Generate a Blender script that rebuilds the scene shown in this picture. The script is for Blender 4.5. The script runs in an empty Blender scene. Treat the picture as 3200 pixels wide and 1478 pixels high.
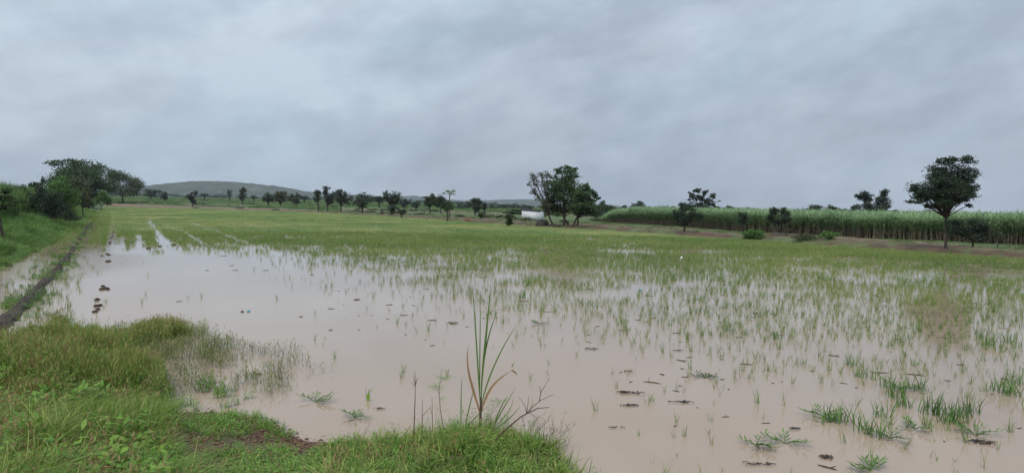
import bpy, math, random
import numpy as np
from mathutils import Matrix, Vector

# ------------------------------------------------------------------ camera, world, sun, exposure
S = bpy.context.scene
COL = S.collection
H = 3.0                       # eye height above the water
F = 2210.0                    # focal length in photo pixels (3200 wide)
PITCH = math.atan(94.5 / F)
ROLL = math.radians(0.945)
cam = bpy.data.cameras.new("camera")
cam.sensor_width = 36.0
cam.lens = 36.0 * F / 3200.0
cam.clip_start = 0.1
cam.clip_end = 20000
camo = bpy.data.objects.new("camera", cam)
COL.objects.link(camo)
RM = Matrix.Rotation(math.pi / 2 - PITCH, 3, 'X') @ Matrix.Rotation(ROLL, 3, 'Z')
camo.matrix_world = Matrix.Translation((0, 0, H)) @ RM.to_4x4()
S.camera = camo
R = np.array(RM)

world = bpy.data.worlds.new("World")
S.world = world
world.use_nodes = True
SUN_EL, SUN_AZ = math.radians(52), math.radians(200)   # soft sun behind the cloud, behind the viewer


def build_world():
    nt = world.node_tree
    n = nt.nodes
    L = nt.links.new
    n.clear()
    out = n.new('ShaderNodeOutputWorld')
    bg = n.new('ShaderNodeBackground')
    sky = n.new('ShaderNodeTexSky')
    sky.sky_type = 'NISHITA'
    sky.sun_disc = False
    sky.sun_elevation = SUN_EL
    sky.sun_rotation = SUN_AZ
    sky.dust_density = 3.0
    tc = n.new('ShaderNodeTexCoord')
    sep = n.new('ShaderNodeSeparateXYZ')
    L(tc.outputs['Generated'], sep.inputs[0])

    def math_(op, a, b=None, clamp=False):
        m = n.new('ShaderNodeMath')
        m.operation = op
        m.use_clamp = clamp
        for i, v in enumerate((a, b)):
            if v is None:
                continue
            if isinstance(v, (int, float)):
                m.inputs[i].default_value = v
            else:
                L(v, m.inputs[i])
        return m.outputs[0]
    z = math_('MAXIMUM', sep.outputs['Z'], 0.0)
    zz = math_('ADD', z, 0.09)
    px = math_('DIVIDE', sep.outputs['X'], zz)
    py = math_('DIVIDE', sep.outputs['Y'], zz)
    cmb = n.new('ShaderNodeCombineXYZ')
    L(px, cmb.inputs[0])
    L(py, cmb.inputs[1])

    # cloud banks lie on slanting sheets: stretch the direction along them before the noise
    def cloud(scale, det, tilt, stretch, dist, off, rough=0.55):
        mp = n.new('ShaderNodeMapping')
        mp.vector_type = 'POINT'
        mp.inputs['Rotation'].default_value = (0, math.radians(tilt), 0)
        mp.inputs['Scale'].default_value = (1.0, 1.0, 1.0)
        L(tc.outputs['Generated'], mp.inputs[0])
        m2 = n.new('ShaderNodeMapping')
        m2.inputs['Scale'].default_value = (1.0, 0.8, stretch)
        m2.inputs['Location'].default_value = (off, off * 1.7, off * 0.3)
        L(mp.outputs[0], m2.inputs[0])
        no = n.new('ShaderNodeTexNoise')
        no.inputs['Scale'].default_value = scale
        no.inputs['Detail'].default_value = det
        no.inputs['Roughness'].default_value = rough
        no.inputs['Distortion'].default_value = dist
        L(m2.outputs[0], no.inputs['Vector'])
        return no.outputs['Fac']
    big = cloud(2.1, 4, 16, 2.6, 0.2, 3.3)
    mid = cloud(6.2, 7, 15, 2.3, 0.1, 7.9, 0.56)
    fine = cloud(19.0, 6, 8, 1.7, 0.0, 1.3, 0.58)
    a = math_('MULTIPLY', big, 0.46)
    b = math_('MULTIPLY', mid, 0.38)
    c = math_('MULTIPLY', fine, 0.16)
    v = math_('ADD', math_('ADD', a, b), c)
    v = math_('SUBTRACT', v, math_('MULTIPLY', sep.outputs['X'], 0.05))     # thicker cloud towards the right
    v = math_('ADD', v, 0.008)
    ramp = n.new('ShaderNodeValToRGB')
    cr = ramp.color_ramp
    cr.elements[0].position = 0.40
    cr.elements[0].color = (0.246, 0.288, 0.342, 1)
    cr.elements[1].position = 0.605
    cr.elements[1].color = (0.368, 0.425, 0.482, 1)
    e = cr.elements.new(0.47)
    e.color = (0.284, 0.330, 0.388, 1)
    e = cr.elements.new(0.535)
    e.color = (0.318, 0.369, 0.428, 1)
    L(v, ramp.inputs[0])
    # faint warm and bluish drifts between the layers
    tint = cloud(3.0, 3, 20, 2.5, 0.4, 11.0)
    tr = n.new('ShaderNodeValToRGB')
    tr.color_ramp.elements[0].position = 0.35
    tr.color_ramp.elements[0].color = (0.96, 1.01, 1.02, 1)
    tr.color_ramp.elements[1].position = 0.65
    tr.color_ramp.elements[1].color = (1.02, 0.99, 0.99, 1)
    L(tint, tr.inputs[0])
    mul = n.new('ShaderNodeMix')
    mul.data_type = 'RGBA'
    mul.blend_type = 'MULTIPLY'
    mul.inputs[0].default_value = 1.0
    L(ramp.outputs[0], mul.inputs[6])
    L(tr.outputs[0], mul.inputs[7])
    # overcast sky: gently brighter towards the zenith
    zen = math_('ADD', math_('MULTIPLY', math_('POWER', z, 1.6), 1.35), 1.0)
    vm = n.new('ShaderNodeVectorMath')
    vm.operation = 'SCALE'
    L(mul.outputs[2], vm.inputs[0])
    L(zen, vm.inputs['Scale'])
    sc = n.new('ShaderNodeVectorMath')
    sc.operation = 'SCALE'
    L(sky.outputs[0], sc.inputs[0])
    sc.inputs['Scale'].default_value = 0.05
    mx = n.new('ShaderNodeMix')
    mx.data_type = 'RGBA'
    mx.inputs[0].default_value = 0.93
    L(sc.outputs[0], mx.inputs[6])
    L(vm.outputs[0], mx.inputs[7])
    L(mx.outputs[2], bg.inputs['Color'])
    bg.inputs['Strength'].default_value = 1.0
    L(bg.outputs[0], out.inputs[0])


build_world()
sun = bpy.data.lights.new("sun", 'SUN')
sun.energy = 1.5
sun.angle = math.radians(20)
sun.color = (1.0, 0.96, 0.9)
suno = bpy.data.objects.new("sun", sun)
COL.objects.link(suno)
sd = Vector((math.cos(SUN_EL) * math.sin(SUN_AZ), math.cos(SUN_EL) * math.cos(SUN_AZ), math.sin(SUN_EL)))
suno.rotation_euler = sd.to_track_quat('Z', 'Y').to_euler()
S.view_settings.view_transform = 'Standard'
S.view_settings.look = 'None'
S.view_settings.gamma = 1
S.view_settings.exposure = 0.6
S.view_settings.use_curve_mapping = False
S.render.engine = 'CYCLES'
S.cycles.max_bounces = 6
S.cycles.volume_bounces = 0
S.cycles.transparent_max_bounces = 8

rng = np.random.default_rng(7)
random.seed(7)


# ------------------------------------------------------------------ projection helpers
def ray(u, v):
    d = np.stack([(np.asarray(u, float) - 1600) / F, (739 - np.asarray(v, float)) / F,
                  -np.ones_like(np.asarray(u, float) + np.asarray(v, float) * 0)], -1)
    return d @ R.T


def project(x, y, z):
    p = np.stack([x, y, np.asarray(z, float) - H + 0 * np.asarray(x, float)], -1) @ R
    w = np.maximum(-p[..., 2], 1e-3)
    return 1600 + F * p[..., 0] / w, 739 - F * p[..., 1] / w


def on_plane(u, v, z=0.0):
    d = ray(u, v)
    t = (z - H) / d[..., 2]
    return d[..., 0] * t, d[..., 1] * t


def at_depth(u, v, D):
    d = ray(u, v)
    t = D / d[..., 1]
    return np.stack([d[..., 0] * t, d[..., 1] * t, H + d[..., 2] * t], -1)


def sstep(a, b, x):
    t = np.clip((x - a) / (b - a), 0, 1)
    return t * t * (3 - 2 * t)


# cheap value noise
_perm = rng.random((256, 256))


def vnoise(x, y):
    xi = np.floor(x).astype(int)
    yi = np.floor(y).astype(int)
    fx = x - xi
    fy = y - yi
    fx = fx * fx * (3 - 2 * fx)
    fy = fy * fy * (3 - 2 * fy)
    g = lambda a, b: _perm[a & 255, b & 255]
    return (g(xi, yi) * (1 - fx) + g(xi + 1, yi) * fx) * (1 - fy) + (g(xi, yi + 1) * (1 - fx) + g(xi + 1, yi + 1) * fx) * fy


def fbm(x, y, o=4):
    s = 0
    a = 0.5
    for i in range(o):
        s = s + a * vnoise(x + 17.3 * i, y + 9.1 * i)
        x = x * 2.03
        y = y * 2.03
        a *= 0.5
    return s / (1 - 0.5 ** o)


# ------------------------------------------------------------------ the lie of the land (world metres)
_fe = [(300, 646), (600, 653), (950, 664), (1200, 676), (1445, 694), (1580, 703), (1689, 710), (1900, 721), (2122, 737),
       (2312, 750), (2500, 763), (2735, 779), (2970, 796), (3200, 811)]
FAR = np.array([on_plane(u, v) for u, v in _fe])
_d = FAR[-1] - FAR[-4]
FAR = np.vstack([FAR[0] + (FAR[0] - FAR[2]) * 0.6, FAR, FAR[-1] + _d * 6])
_le = [(-120, 880), (0, 823), (84, 788), (151, 753), (249, 697), (300, 664)]
LEFT = np.array([on_plane(u, v) for u, v in _le])
LEFT = np.vstack([LEFT[0] + (LEFT[0] - LEFT[2]) * 0.9, LEFT, LEFT[-1] + (LEFT[-1] - LEFT[-2]) * 2])
_ns = [(-900, 1010), (-300, 1080), (0, 1120), (300, 1135), (430, 1160), (470, 1250), (560, 1288), (700, 1285), (860, 1296), (930, 1340),
       (1000, 1368), (1150, 1378), (1320, 1366), (1500, 1345), (1640, 1372), (1760, 1420), (1860, 1480), (2050, 1640), (2500, 1900)]
NEAR = np.array([on_plane(u, v) for u, v in _ns])
NEAR = np.vstack([NEAR, [[8, 3.5], [14, 2.5]]])


def polyside(P, x, y):
    """signed distance to polyline, positive on the left of its direction"""
    x = np.asarray(x, float)
    y = np.asarray(y, float)
    best = np.full(x.shape, 1e18)
    sgn = np.ones(x.shape)
    for (ax, ay), (bx, by) in zip(P[:-1], P[1:]):
        dx, dy = bx - ax, by - ay
        l2 = dx * dx + dy * dy
        t = np.clip(((x - ax) * dx + (y - ay) * dy) / l2, 0, 1)
        ex, ey = x - ax - t * dx, y - ay - t * dy
        d2 = ex * ex + ey * ey
        m = d2 < best - 1e-9
        best = np.where(m, d2, best)
        sgn = np.where(m, np.sign(dx * (y - ay) - dy * (x - ax)), sgn)
    return np.sqrt(best) * np.where(sgn == 0, 1, sgn)


def far_s(x, y):
    return polyside(FAR, x, y)          # positive beyond the far edge


def left_s(x, y):
    return polyside(LEFT, x, y)         # direction goes away, positive on its left


def near_s(x, y):
    return -polyside(NEAR, x, y)        # positive on the viewer's bank


def ground_z(x, y):
    x = np.asarray(x, float)
    y = np.asarray(y, float)
    r = np.hypot(x, y)
    sf, sl, sn = far_s(x, y), left_s(x, y), near_s(x, y)
    nz = fbm(x * 0.9, y * 0.9, 3) - 0.5
    nb = fbm(x * 0.22 + 5, y * 0.22, 3) - 0.5
    z = np.full(x.shape, -0.09) + nz * 0.03
    # far bank: a ridge of dug earth, then a track, then fields
    wob = nb * 1.2 + nz * 0.9
    k = sstep(-0.3, 1.6, sf + wob)
    bank = 0.34 + nz * 0.22 + 0.10 * sstep(1, 3, sf) - 0.16 * sstep(3.5, 6, sf)
    zf = -0.09 + k * (bank + 0.09)
    az = np.arctan2(x, np.maximum(y, 1e-3))
    left_w = 1 - sstep(math.atan(-500 / F), math.atan(200 / F), az)
    zf = zf + left_w * np.clip(r - 310, 0, 900) * 0.0095
    z = np.where(sf > -0.8, np.maximum(z, zf), z)
    kl = sstep(-0.4, 2.6, sl + nz * 1.0)
    zl = -0.09 + kl * (0.75 + nz * 0.2) + 0.9 * sstep(2, 7, sl)
    z = np.where(sl > -0.6, np.maximum(z, zl), z)
    zn = -0.02 + np.minimum(sn, 8.5) * 0.178 + nz * 0.09
    z = np.where(sn > -0.6, np.maximum(z, zn), z)
    return z


def hit(u, v):
    """first point of the ground under the photo pixel"""
    d = ray(u, v)
    ts = np.geomspace(4, 1500, 6000)
    p = d[None, :] * ts[:, None]
    g = np.maximum(ground_z(p[:, 0], p[:, 1]), 0.0)
    below = (H + p[:, 2]) <= g
    i = int(np.argmax(below)) if below.any() else len(ts) - 1
    return np.array([p[i, 0], p[i, 1], g[i]])


# ------------------------------------------------------------------ mesh helpers
def tag(o, label=None, cat=None, group=None, kind=None):
    if label:
        o['label'] = label
    if cat:
        o['category'] = cat
    if group:
        o['group'] = group
    if kind:
        o['kind'] = kind
    return o


def mesh_np(name, V, Q, c=None, smooth=False):
    """V (N,3); Q (M,k) all faces the same size; c per-vertex grey or rgb"""
    V = np.asarray(V, np.float32)
    Q = np.asarray(Q, np.int32)
    me = bpy.data.meshes.new(name)
    k = Q.shape[1]
    me.vertices.add(len(V))
    me.vertices.foreach_set('co', V.ravel())
    me.loops.add(Q.size)
    me.loops.foreach_set('vertex_index', Q.ravel())
    me.polygons.add(len(Q))
    me.polygons.foreach_set('loop_start', np.arange(0, Q.size, k, dtype=np.int32))
    me.polygons.foreach_set('loop_total', np.full(len(Q), k, np.int32))
    if smooth:
        me.polygons.foreach_set('use_smooth', np.ones(len(Q), bool))
    if c is not None:
        c = np.asarray(c, np.float32)
        if c.ndim == 1:
            c = np.repeat(c[:, None], 3, 1)
        a = me.attributes.new('c', 'FLOAT_COLOR', 'POINT')
        a.data.foreach_set('color', np.hstack([c, np.ones((len(c), 1), np.float32)]).ravel())
    me.update(calc_edges=True)
    return me


def obj(name, me, mat=None, parent=None, loc=None, link=True):
    o = bpy.data.objects.new(name, me)
    if link:
        COL.objects.link(o)
    if mat and not me.materials:
        me.materials.append(mat)
    if parent:
        o.parent = parent
    if loc is not None:
        o.location = loc
    return o


def empty(name, loc, rz=0.0):
    o = bpy.data.objects.new(name, None)
    o.empty_display_size = 0.3
    COL.objects.link(o)
    o.location = loc
    o.rotation_euler = (0, 0, rz)
    return o


class MB:
    """collects vertices and quads (triangles repeat their last vertex as degenerate-free tris in T)"""
    def __init__(s):
        s.V = []
        s.Q = []
        s.C = []
        s.n = 0

    def add(s, V, Q, c=0.5):
        V = np.asarray(V, float)
        s.V.append(V)
        s.Q.append(np.asarray(Q, int) + s.n)
        c = np.asarray(c, float)
        s.C.append(np.full(len(V), float(c)) if c.ndim == 0 else c)
        s.n += len(V)

    def tube(s, pts, rad, k=6, c=0.5, cap=True):
        pts = np.asarray(pts, float)
        rad = np.asarray(rad, float) * np.ones(len(pts))
        tan = np.gradient(pts, axis=0)
        tan /= np.linalg.norm(tan, axis=1)[:, None] + 1e-9
        up = np.array([0.13, 0.21, 0.97]) if abs(tan[0][2]) < 0.9 else np.array([1.0, 0.1, 0])
        a = np.cross(tan, up)
        a /= np.linalg.norm(a, axis=1)[:, None] + 1e-9
        b = np.cross(tan, a)
        th = np.arange(k) * 2 * math.pi / k
        V = (pts[:, None, :] + rad[:, None, None] * (np.cos(th)[None, :, None] * a[:, None, :] + np.sin(th)[None, :, None] * b[:, None, :])).reshape(-1, 3)
        n = len(pts)
        Q = [[i * k + j, i * k + (j + 1) % k, (i + 1) * k + (j + 1) % k, (i + 1) * k + j] for i in range(n - 1) for j in range(k)]
        if cap and k == 6:
            for base in (0, (n - 1) * k):
                Q += [[base, base + 1, base + 2, base + 3], [base, base + 3, base + 4, base + 5]]
        s.add(V, Q, c)

    def box(s, a, b, c=0.5):
        x0, y0, z0 = a
        x1, y1, z1 = b
        V = [(x0, y0, z0), (x1, y0, z0), (x1, y1, z0), (x0, y1, z0), (x0, y0, z1), (x1, y0, z1), (x1, y1, z1), (x0, y1, z1)]
        s.add(V, [(0, 3, 2, 1), (4, 5, 6, 7), (0, 1, 5, 4), (1, 2, 6, 5), (2, 3, 7, 6), (3, 0, 4, 7)], c)

    def blade(s, base, az, h, w, lean, bend, segs=3, c=0.5, twist=0.0):
        """a tapering ribbon leaf"""
        t = np.linspace(0, 1, segs + 1)
        d = np.array([math.cos(az), math.sin(az)])
        out = lean * t + bend * t ** 2.2
        up = t - 0.5 * abs(bend) * t ** 3
        P = np.stack([base[0] + d[0] * out * h, base[1] + d[1] * out * h, base[2] + up * h], 1)
        sa = az + math.pi / 2 + twist
        side = np.array([math.cos(sa), math.sin(sa), 0])
        ww = w * 0.5 * np.array([min(1.0, 0.65 + 1.2 * q) * (1 - q ** 2.5) + 0.03 for q in t])
        V = np.vstack([P - side * ww[:, None], P + side * ww[:, None]])
        n = segs + 1
        Q = [(i, i + n, i + 1 + n, i + 1) for i in range(segs)]
        s.add(V, Q, c)

    def leaf(s, p, az, pitch, l, w, c=0.5, fold=0.0):
        d = np.array([math.cos(az) * math.cos(pitch), math.sin(az) * math.cos(pitch), math.sin(pitch)])
        sd_ = np.array([-math.sin(az), math.cos(az), fold])
        p = np.asarray(p, float)
        V = [p, p + d * l * 0.5 + sd_ * w * 0.5, p + d * l, p + d * l * 0.5 - sd_ * np.array([1, 1, -1]) * w * 0.5]
        s.add(V, [(0, 1, 2, 3)], c)

    def mesh(s, name, smooth=False):
        return mesh_np(name, np.vstack(s.V), np.vstack(s.Q), np.concatenate(s.C), smooth)


# ------------------------------------------------------------------ materials
def new_mat(name):
    m = bpy.data.materials.new(name)
    m.use_nodes = True
    nt = m.node_tree
    nt.nodes.clear()
    out = nt.nodes.new('ShaderNodeOutputMaterial')
    return m, nt, nt.nodes, nt.links.new, out


def ramp_node(n, stops):
    r = n.new('ShaderNodeValToRGB')
    cr = r.color_ramp
    while len(cr.elements) > 1:
        cr.elements.remove(cr.elements[-1])
    cr.elements[0].position = stops[0][0]
    cr.elements[0].color = (*stops[0][1], 1)
    for p, c in stops[1:]:
        e = cr.elements.new(p)
        e.color = (*c, 1)
    return r


def foliage(name, stops, nscale=0.4, transl=0.25, rough=0.6, wc=0.6, wn=0.4, spec=0.3):
    """leaf colour from a per-leaf value and a slow noise over the ground"""
    m, nt, n, L, out = new_mat(name)
    at = n.new('ShaderNodeAttribute')
    at.attribute_name = 'c'
    geo = n.new('ShaderNodeNewGeometry')
    no = n.new('ShaderNodeTexNoise')
    no.inputs['Scale'].default_value = nscale
    no.inputs['Detail'].default_value = 6
    no.inputs['Roughness'].default_value = 0.62
    L(geo.outputs['Position'], no.inputs['Vector'])
    a = n.new('ShaderNodeMath')
    a.operation = 'MULTIPLY'
    a.inputs[1].default_value = wc
    L(at.outputs['Fac'], a.inputs[0])
    b = n.new('ShaderNodeMath')
    b.operation = 'MULTIPLY_ADD'
    b.inputs[1].default_value = wn * 2.2
    L(no.outputs['Fac'], b.inputs[0])
    L(a.outputs[0], b.inputs[2])
    c = n.new('ShaderNodeMath')
    c.operation = 'SUBTRACT'
    c.inputs[1].default_value = wn * 0.6
    L(b.outputs[0], c.inputs[0])
    r = ramp_node(n, stops)
    L(c.outputs[0], r.inputs[0])
    p = n.new('ShaderNodeBsdfPrincipled')
    p.inputs['Roughness'].default_value = rough
    p.inputs['Specular IOR Level'].default_value = spec
    L(r.outputs[0], p.inputs['Base Color'])
    t = n.new('ShaderNodeBsdfTranslucent')
    L(r.outputs[0], t.inputs['Color'])
    mx = n.new('ShaderNodeMixShader')
    mx.inputs[0].default_value = transl
    L(p.outputs[0], mx.inputs[1])
    L(t.outputs[0], mx.inputs[2])
    L(mx.outputs[0], out.inputs[0])
    return m


def rough_mat(name, stops, scale=3.0, rough=0.85, bump=0.3, detail=6, spec=0.3, attr=False, coord='Object'):
    m, nt, n, L, out = new_mat(name)
    tc = n.new('ShaderNodeTexCoord')
    no = n.new('ShaderNodeTexNoise')
    no.inputs['Scale'].default_value = scale
    no.inputs['Detail'].default_value = detail
    no.inputs['Roughness'].default_value = 0.65
    L(tc.outputs[coord], no.inputs['Vector'])
    r = ramp_node(n, stops)
    L(no.outputs['Fac'], r.inputs[0])
    p = n.new('ShaderNodeBsdfPrincipled')
    p.inputs['Roughness'].default_value = rough
    p.inputs['Specular IOR Level'].default_value = spec
    src = r.outputs[0]
    if attr:
        at = n.new('ShaderNodeAttribute')
        at.attribute_name = 'c'
        mu = n.new('ShaderNodeMix')
        mu.data_type = 'RGBA'
        mu.blend_type = 'MULTIPLY'
        mu.inputs[0].default_value = 1
        L(at.outputs['Color'], mu.inputs[6])
        L(src, mu.inputs[7])
        src = mu.outputs[2]
    L(src, p.inputs['Base Color'])
    bp = n.new('ShaderNodeBump')
    bp.inputs['Strength'].default_value = bump
    bp.inputs['Distance'].default_value = 0.05
    L(no.outputs['Fac'], bp.inputs['Height'])
    L(bp.outputs[0], p.inputs['Normal'])
    L(p.outputs[0], out.inputs[0])
    return m


M_ground = rough_mat('soil_and_turf', [(0.25, (0.62, 0.6, 0.58)), (0.75, (1.35, 1.3, 1.25))], 0.9, 0.9, 0.5, 9, attr=True)
M_bark = rough_mat('bark', [(0.3, (0.025, 0.02, 0.017)), (0.7, (0.075, 0.06, 0.05))], 6, 0.9, 0.6)
M_mud = rough_mat('wet_mud', [(0.3, (0.02, 0.016, 0.012)), (0.7, (0.08, 0.06, 0.045))], 7, 0.75, 0.9, spec=0.25)
M_straw = rough_mat('rotten_straw', [(0.3, (0.02, 0.014, 0.012)), (0.7, (0.085, 0.06, 0.045))], 12, 0.7, 0.4)
M_twig = rough_mat('dead_twig', [(0.3, (0.05, 0.032, 0.024)), (0.7, (0.12, 0.082, 0.06))], 20, 0.85, 0.3)
M_redsoil = rough_mat('red_soil', [(0.3, (0.075, 0.04, 0.026)), (0.7, (0.19, 0.11, 0.075))], 2.2, 0.9, 0.8)
M_cane_stalk = rough_mat('cane_stalk', [(0.3, (0.15, 0.125, 0.08)), (0.7, (0.38, 0.31, 0.22))], 5, 0.8, 0.2)

M_tree_dark = foliage('dark_tree_leaf', [(0.15, (0.014, 0.024, 0.015)), (0.55, (0.033, 0.053, 0.028)), (0.95, (0.07, 0.105, 0.045))], 0.5, 0.22)
M_tree_mid = foliage('mid_tree_leaf', [(0.15, (0.02, 0.036, 0.015)), (0.55, (0.048, 0.085, 0.03)), (0.95, (0.09, 0.15, 0.045))], 0.5, 0.25)
M_tree_far = foliage('far_tree_leaf', [(0.15, (0.024, 0.036, 0.024)), (0.55, (0.05, 0.073, 0.042)), (0.95, (0.1, 0.135, 0.07))], 0.3, 0.22)
M_tree_left = foliage('domed_tree_leaf', [(0.15, (0.022, 0.04, 0.02)), (0.55, (0.055, 0.092, 0.036)), (0.95, (0.125, 0.185, 0.062))], 0.35, 0.25)
M_tree_acacia = foliage('fine_dark_leaf', [(0.15, (0.013, 0.025, 0.015)), (0.55, (0.032, 0.054, 0.028)), (0.95, (0.085, 0.125, 0.05))], 0.9, 0.22)
M_tree_mango = foliage('mango_leaf', [(0.1, (0.035, 0.05, 0.022)), (0.55, (0.08, 0.108, 0.045)), (0.95, (0.15, 0.18, 0.075))], 0.3, 0.25)
M_tree_hut = foliage('broad_leaf', [(0.15, (0.02, 0.04, 0.018)), (0.55, (0.055, 0.098, 0.036)), (0.95, (0.12, 0.19, 0.06))], 0.7, 0.25)
M_tree_bright = foliage('bright_bush_leaf', [(0.1, (0.035, 0.075, 0.02)), (0.55, (0.085, 0.17, 0.04)), (0.95, (0.16, 0.27, 0.06))], 0.6, 0.3)
M_tree_grey = foliage('grey_green_leaf', [(0.1, (0.022, 0.03, 0.021)), (0.55, (0.04, 0.055, 0.037)), (0.95, (0.075, 0.095, 0.06))], 0.5, 0.2)
M_tree_olive = foliage('olive_leaf', [(0.1, (0.03, 0.04, 0.017)), (0.55, (0.065, 0.083, 0.035)), (0.95, (0.12, 0.14, 0.055))], 0.5, 0.25)
M_rice = foliage('rice_leaf', [(0.05, (0.055, 0.115, 0.025)), (0.4, (0.12, 0.205, 0.042)), (0.7, (0.22, 0.285, 0.07)), (0.97, (0.38, 0.37, 0.14))], 0.09, 0.35, 0.5, 0.55, 0.5)
M_rice_far = foliage('rice_leaf_far', [(0.05, (0.07, 0.155, 0.055)), (0.4, (0.16, 0.27, 0.095)), (0.62, (0.245, 0.335, 0.115)), (0.9, (0.43, 0.44, 0.18))], 0.07, 0.35, 0.5, 0.45, 0.75)  # less saturated than the near rice: distance haze put into the colour
M_cane = foliage('cane_leaf', [(0.05, (0.08, 0.15, 0.06)), (0.5, (0.2, 0.31, 0.14)), (0.95, (0.37, 0.48, 0.26))], 0.15, 0.35, 0.45, 0.8, 0.2, 0.5)
M_grass = foliage('lush_grass', [(0.05, (0.025, 0.062, 0.01)), (0.45, (0.095, 0.18, 0.022)), (0.75, (0.19, 0.275, 0.045)), (1.0, (0.36, 0.4, 0.13))], 1.1, 0.3, 0.55, 0.75, 0.55, 0.3)
M_weed = foliage('weedy_grass', [(0.05, (0.07, 0.12, 0.024)), (0.45, (0.19, 0.265, 0.05)), (0.7, (0.28, 0.29, 0.08)), (0.9, (0.28, 0.17, 0.1))], 1.2, 0.3, 0.6, 0.7, 0.3)
M_wstem = foliage('water_stem', [(0.05, (0.05, 0.065, 0.022)), (0.5, (0.12, 0.15, 0.042)), (0.8, (0.19, 0.22, 0.06)), (1.0, (0.14, 0.09, 0.06))], 1.2, 0.2)
M_herb = foliage('herb_leaf', [(0.05, (0.045, 0.11, 0.014)), (0.5, (0.12, 0.24, 0.03)), (0.9, (0.23, 0.36, 0.05)), (1.0, (0.34, 0.34, 0.09))], 1.5, 0.3, 0.5, 0.6, 0.4)
M_dry = foliage('dry_leaf', [(0.1, (0.17, 0.1, 0.05)), (0.5, (0.33, 0.19, 0.1)), (0.9, (0.48, 0.3, 0.17))], 3, 0.3)
M_fieldgreen = foliage('far_crop_leaf', [(0.05, (0.06, 0.115, 0.04)), (0.5, (0.11, 0.185, 0.06)), (0.95, (0.19, 0.27, 0.09))], 0.03, 0.25, 0.6, 0.5, 0.6)
M_blue = rough_mat('blue_plastic', [(0.3, (0.0, 0.13, 0.18)), (0.7, (0.01, 0.24, 0.32))], 20, 0.4, 0.2)
M_palebag = rough_mat('white_plastic', [(0.3, (0.6, 0.62, 0.63)), (0.7, (0.8, 0.8, 0.8))], 20, 0.4, 0.2)
M_stone = rough_mat('brown_stone', [(0.3, (0.14, 0.075, 0.05)), (0.7, (0.3, 0.18, 0.13))], 14, 0.8, 0.5)


def water_material():
    m, nt, n, L, out = new_mat('muddy_water')
    geo = n.new('ShaderNodeNewGeometry')
    p = n.new('ShaderNodeBsdfPrincipled')
    no = n.new('ShaderNodeTexNoise')
    no.inputs['Scale'].default_value = 0.12
    no.inputs['Detail'].default_value = 4
    L(geo.outputs['Position'], no.inputs['Vector'])
    r = ramp_node(n, [(0.3, (0.278, 0.206, 0.148)), (0.7, (0.335, 0.252, 0.185))])
    L(no.outputs['Fac'], r.inputs[0])
    L(r.outputs[0], p.inputs['Base Color'])
    p.inputs['IOR'].default_value = 1.33
    p.inputs['Roughness'].default_value = 0.06
    # ripples: gusts come and go over the pond
    w1 = n.new('ShaderNodeTexNoise')
    w1.inputs['Scale'].default_value = 5.5
    w1.inputs['Detail'].default_value = 3
    mp = n.new('ShaderNodeMapping')
    mp.inputs['Scale'].default_value = (0.45, 1.0, 1.0)
    L(geo.outputs['Position'], mp.inputs[0])
    L(mp.outputs[0], w1.inputs['Vector'])
    gust = n.new('ShaderNodeTexNoise')
    gust.inputs['Scale'].default_value = 0.16
    gust.inputs['Detail'].default_value = 2
    L(geo.outputs['Position'], gust.inputs['Vector'])
    gr = ramp_node(n, [(0.35, (0.12, 0.12, 0.12)), (0.65, (1, 1, 1))])
    L(gust.outputs['Fac'], gr.inputs[0])
    # the rippled corner beside the ditch on the left and the gusty spot in front of the tall tree
    tot = gr.outputs[0]
    for (u, v, rad, k) in ((265, 815, 6.5, 3.5), (110, 850, 6.0, 3.0), (1760, 850, 5.5, 2.6)):
        cx, cy = on_plane(u, v)
        d = n.new('ShaderNodeVectorMath')
        d.operation = 'DISTANCE'
        L(geo.outputs['Position'], d.inputs[0])
        d.inputs[1].default_value = (cx, cy, 0)
        q = n.new('ShaderNodeMapRange')
        q.interpolation_type = 'SMOOTHSTEP'
        q.inputs[1].default_value = rad
        q.inputs[2].default_value = rad * 0.3
        q.inputs[3].default_value = 0
        q.inputs[4].default_value = k
        L(d.outputs['Value'], q.inputs[0])
        ad = n.new('ShaderNodeMath')
        ad.operation = 'ADD'
        L(tot, ad.inputs[0])
        L(q.outputs[0], ad.inputs[1])
        tot = ad.outputs[0]
    st = n.new('ShaderNodeMath')
    st.operation = 'MULTIPLY'
    st.inputs[1].default_value = 0.22
    L(tot, st.inputs[0])
    bp = n.new('ShaderNodeBump')
    bp.inputs['Distance'].default_value = 0.012
    L(st.outputs[0], bp.inputs['Strength'])
    L(w1.outputs['Fac'], bp.inputs['Height'])
    L(bp.outputs[0], p.inputs['Normal'])
    L(p.outputs[0], out.inputs[0])
    return m


M_water = water_material()


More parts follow.
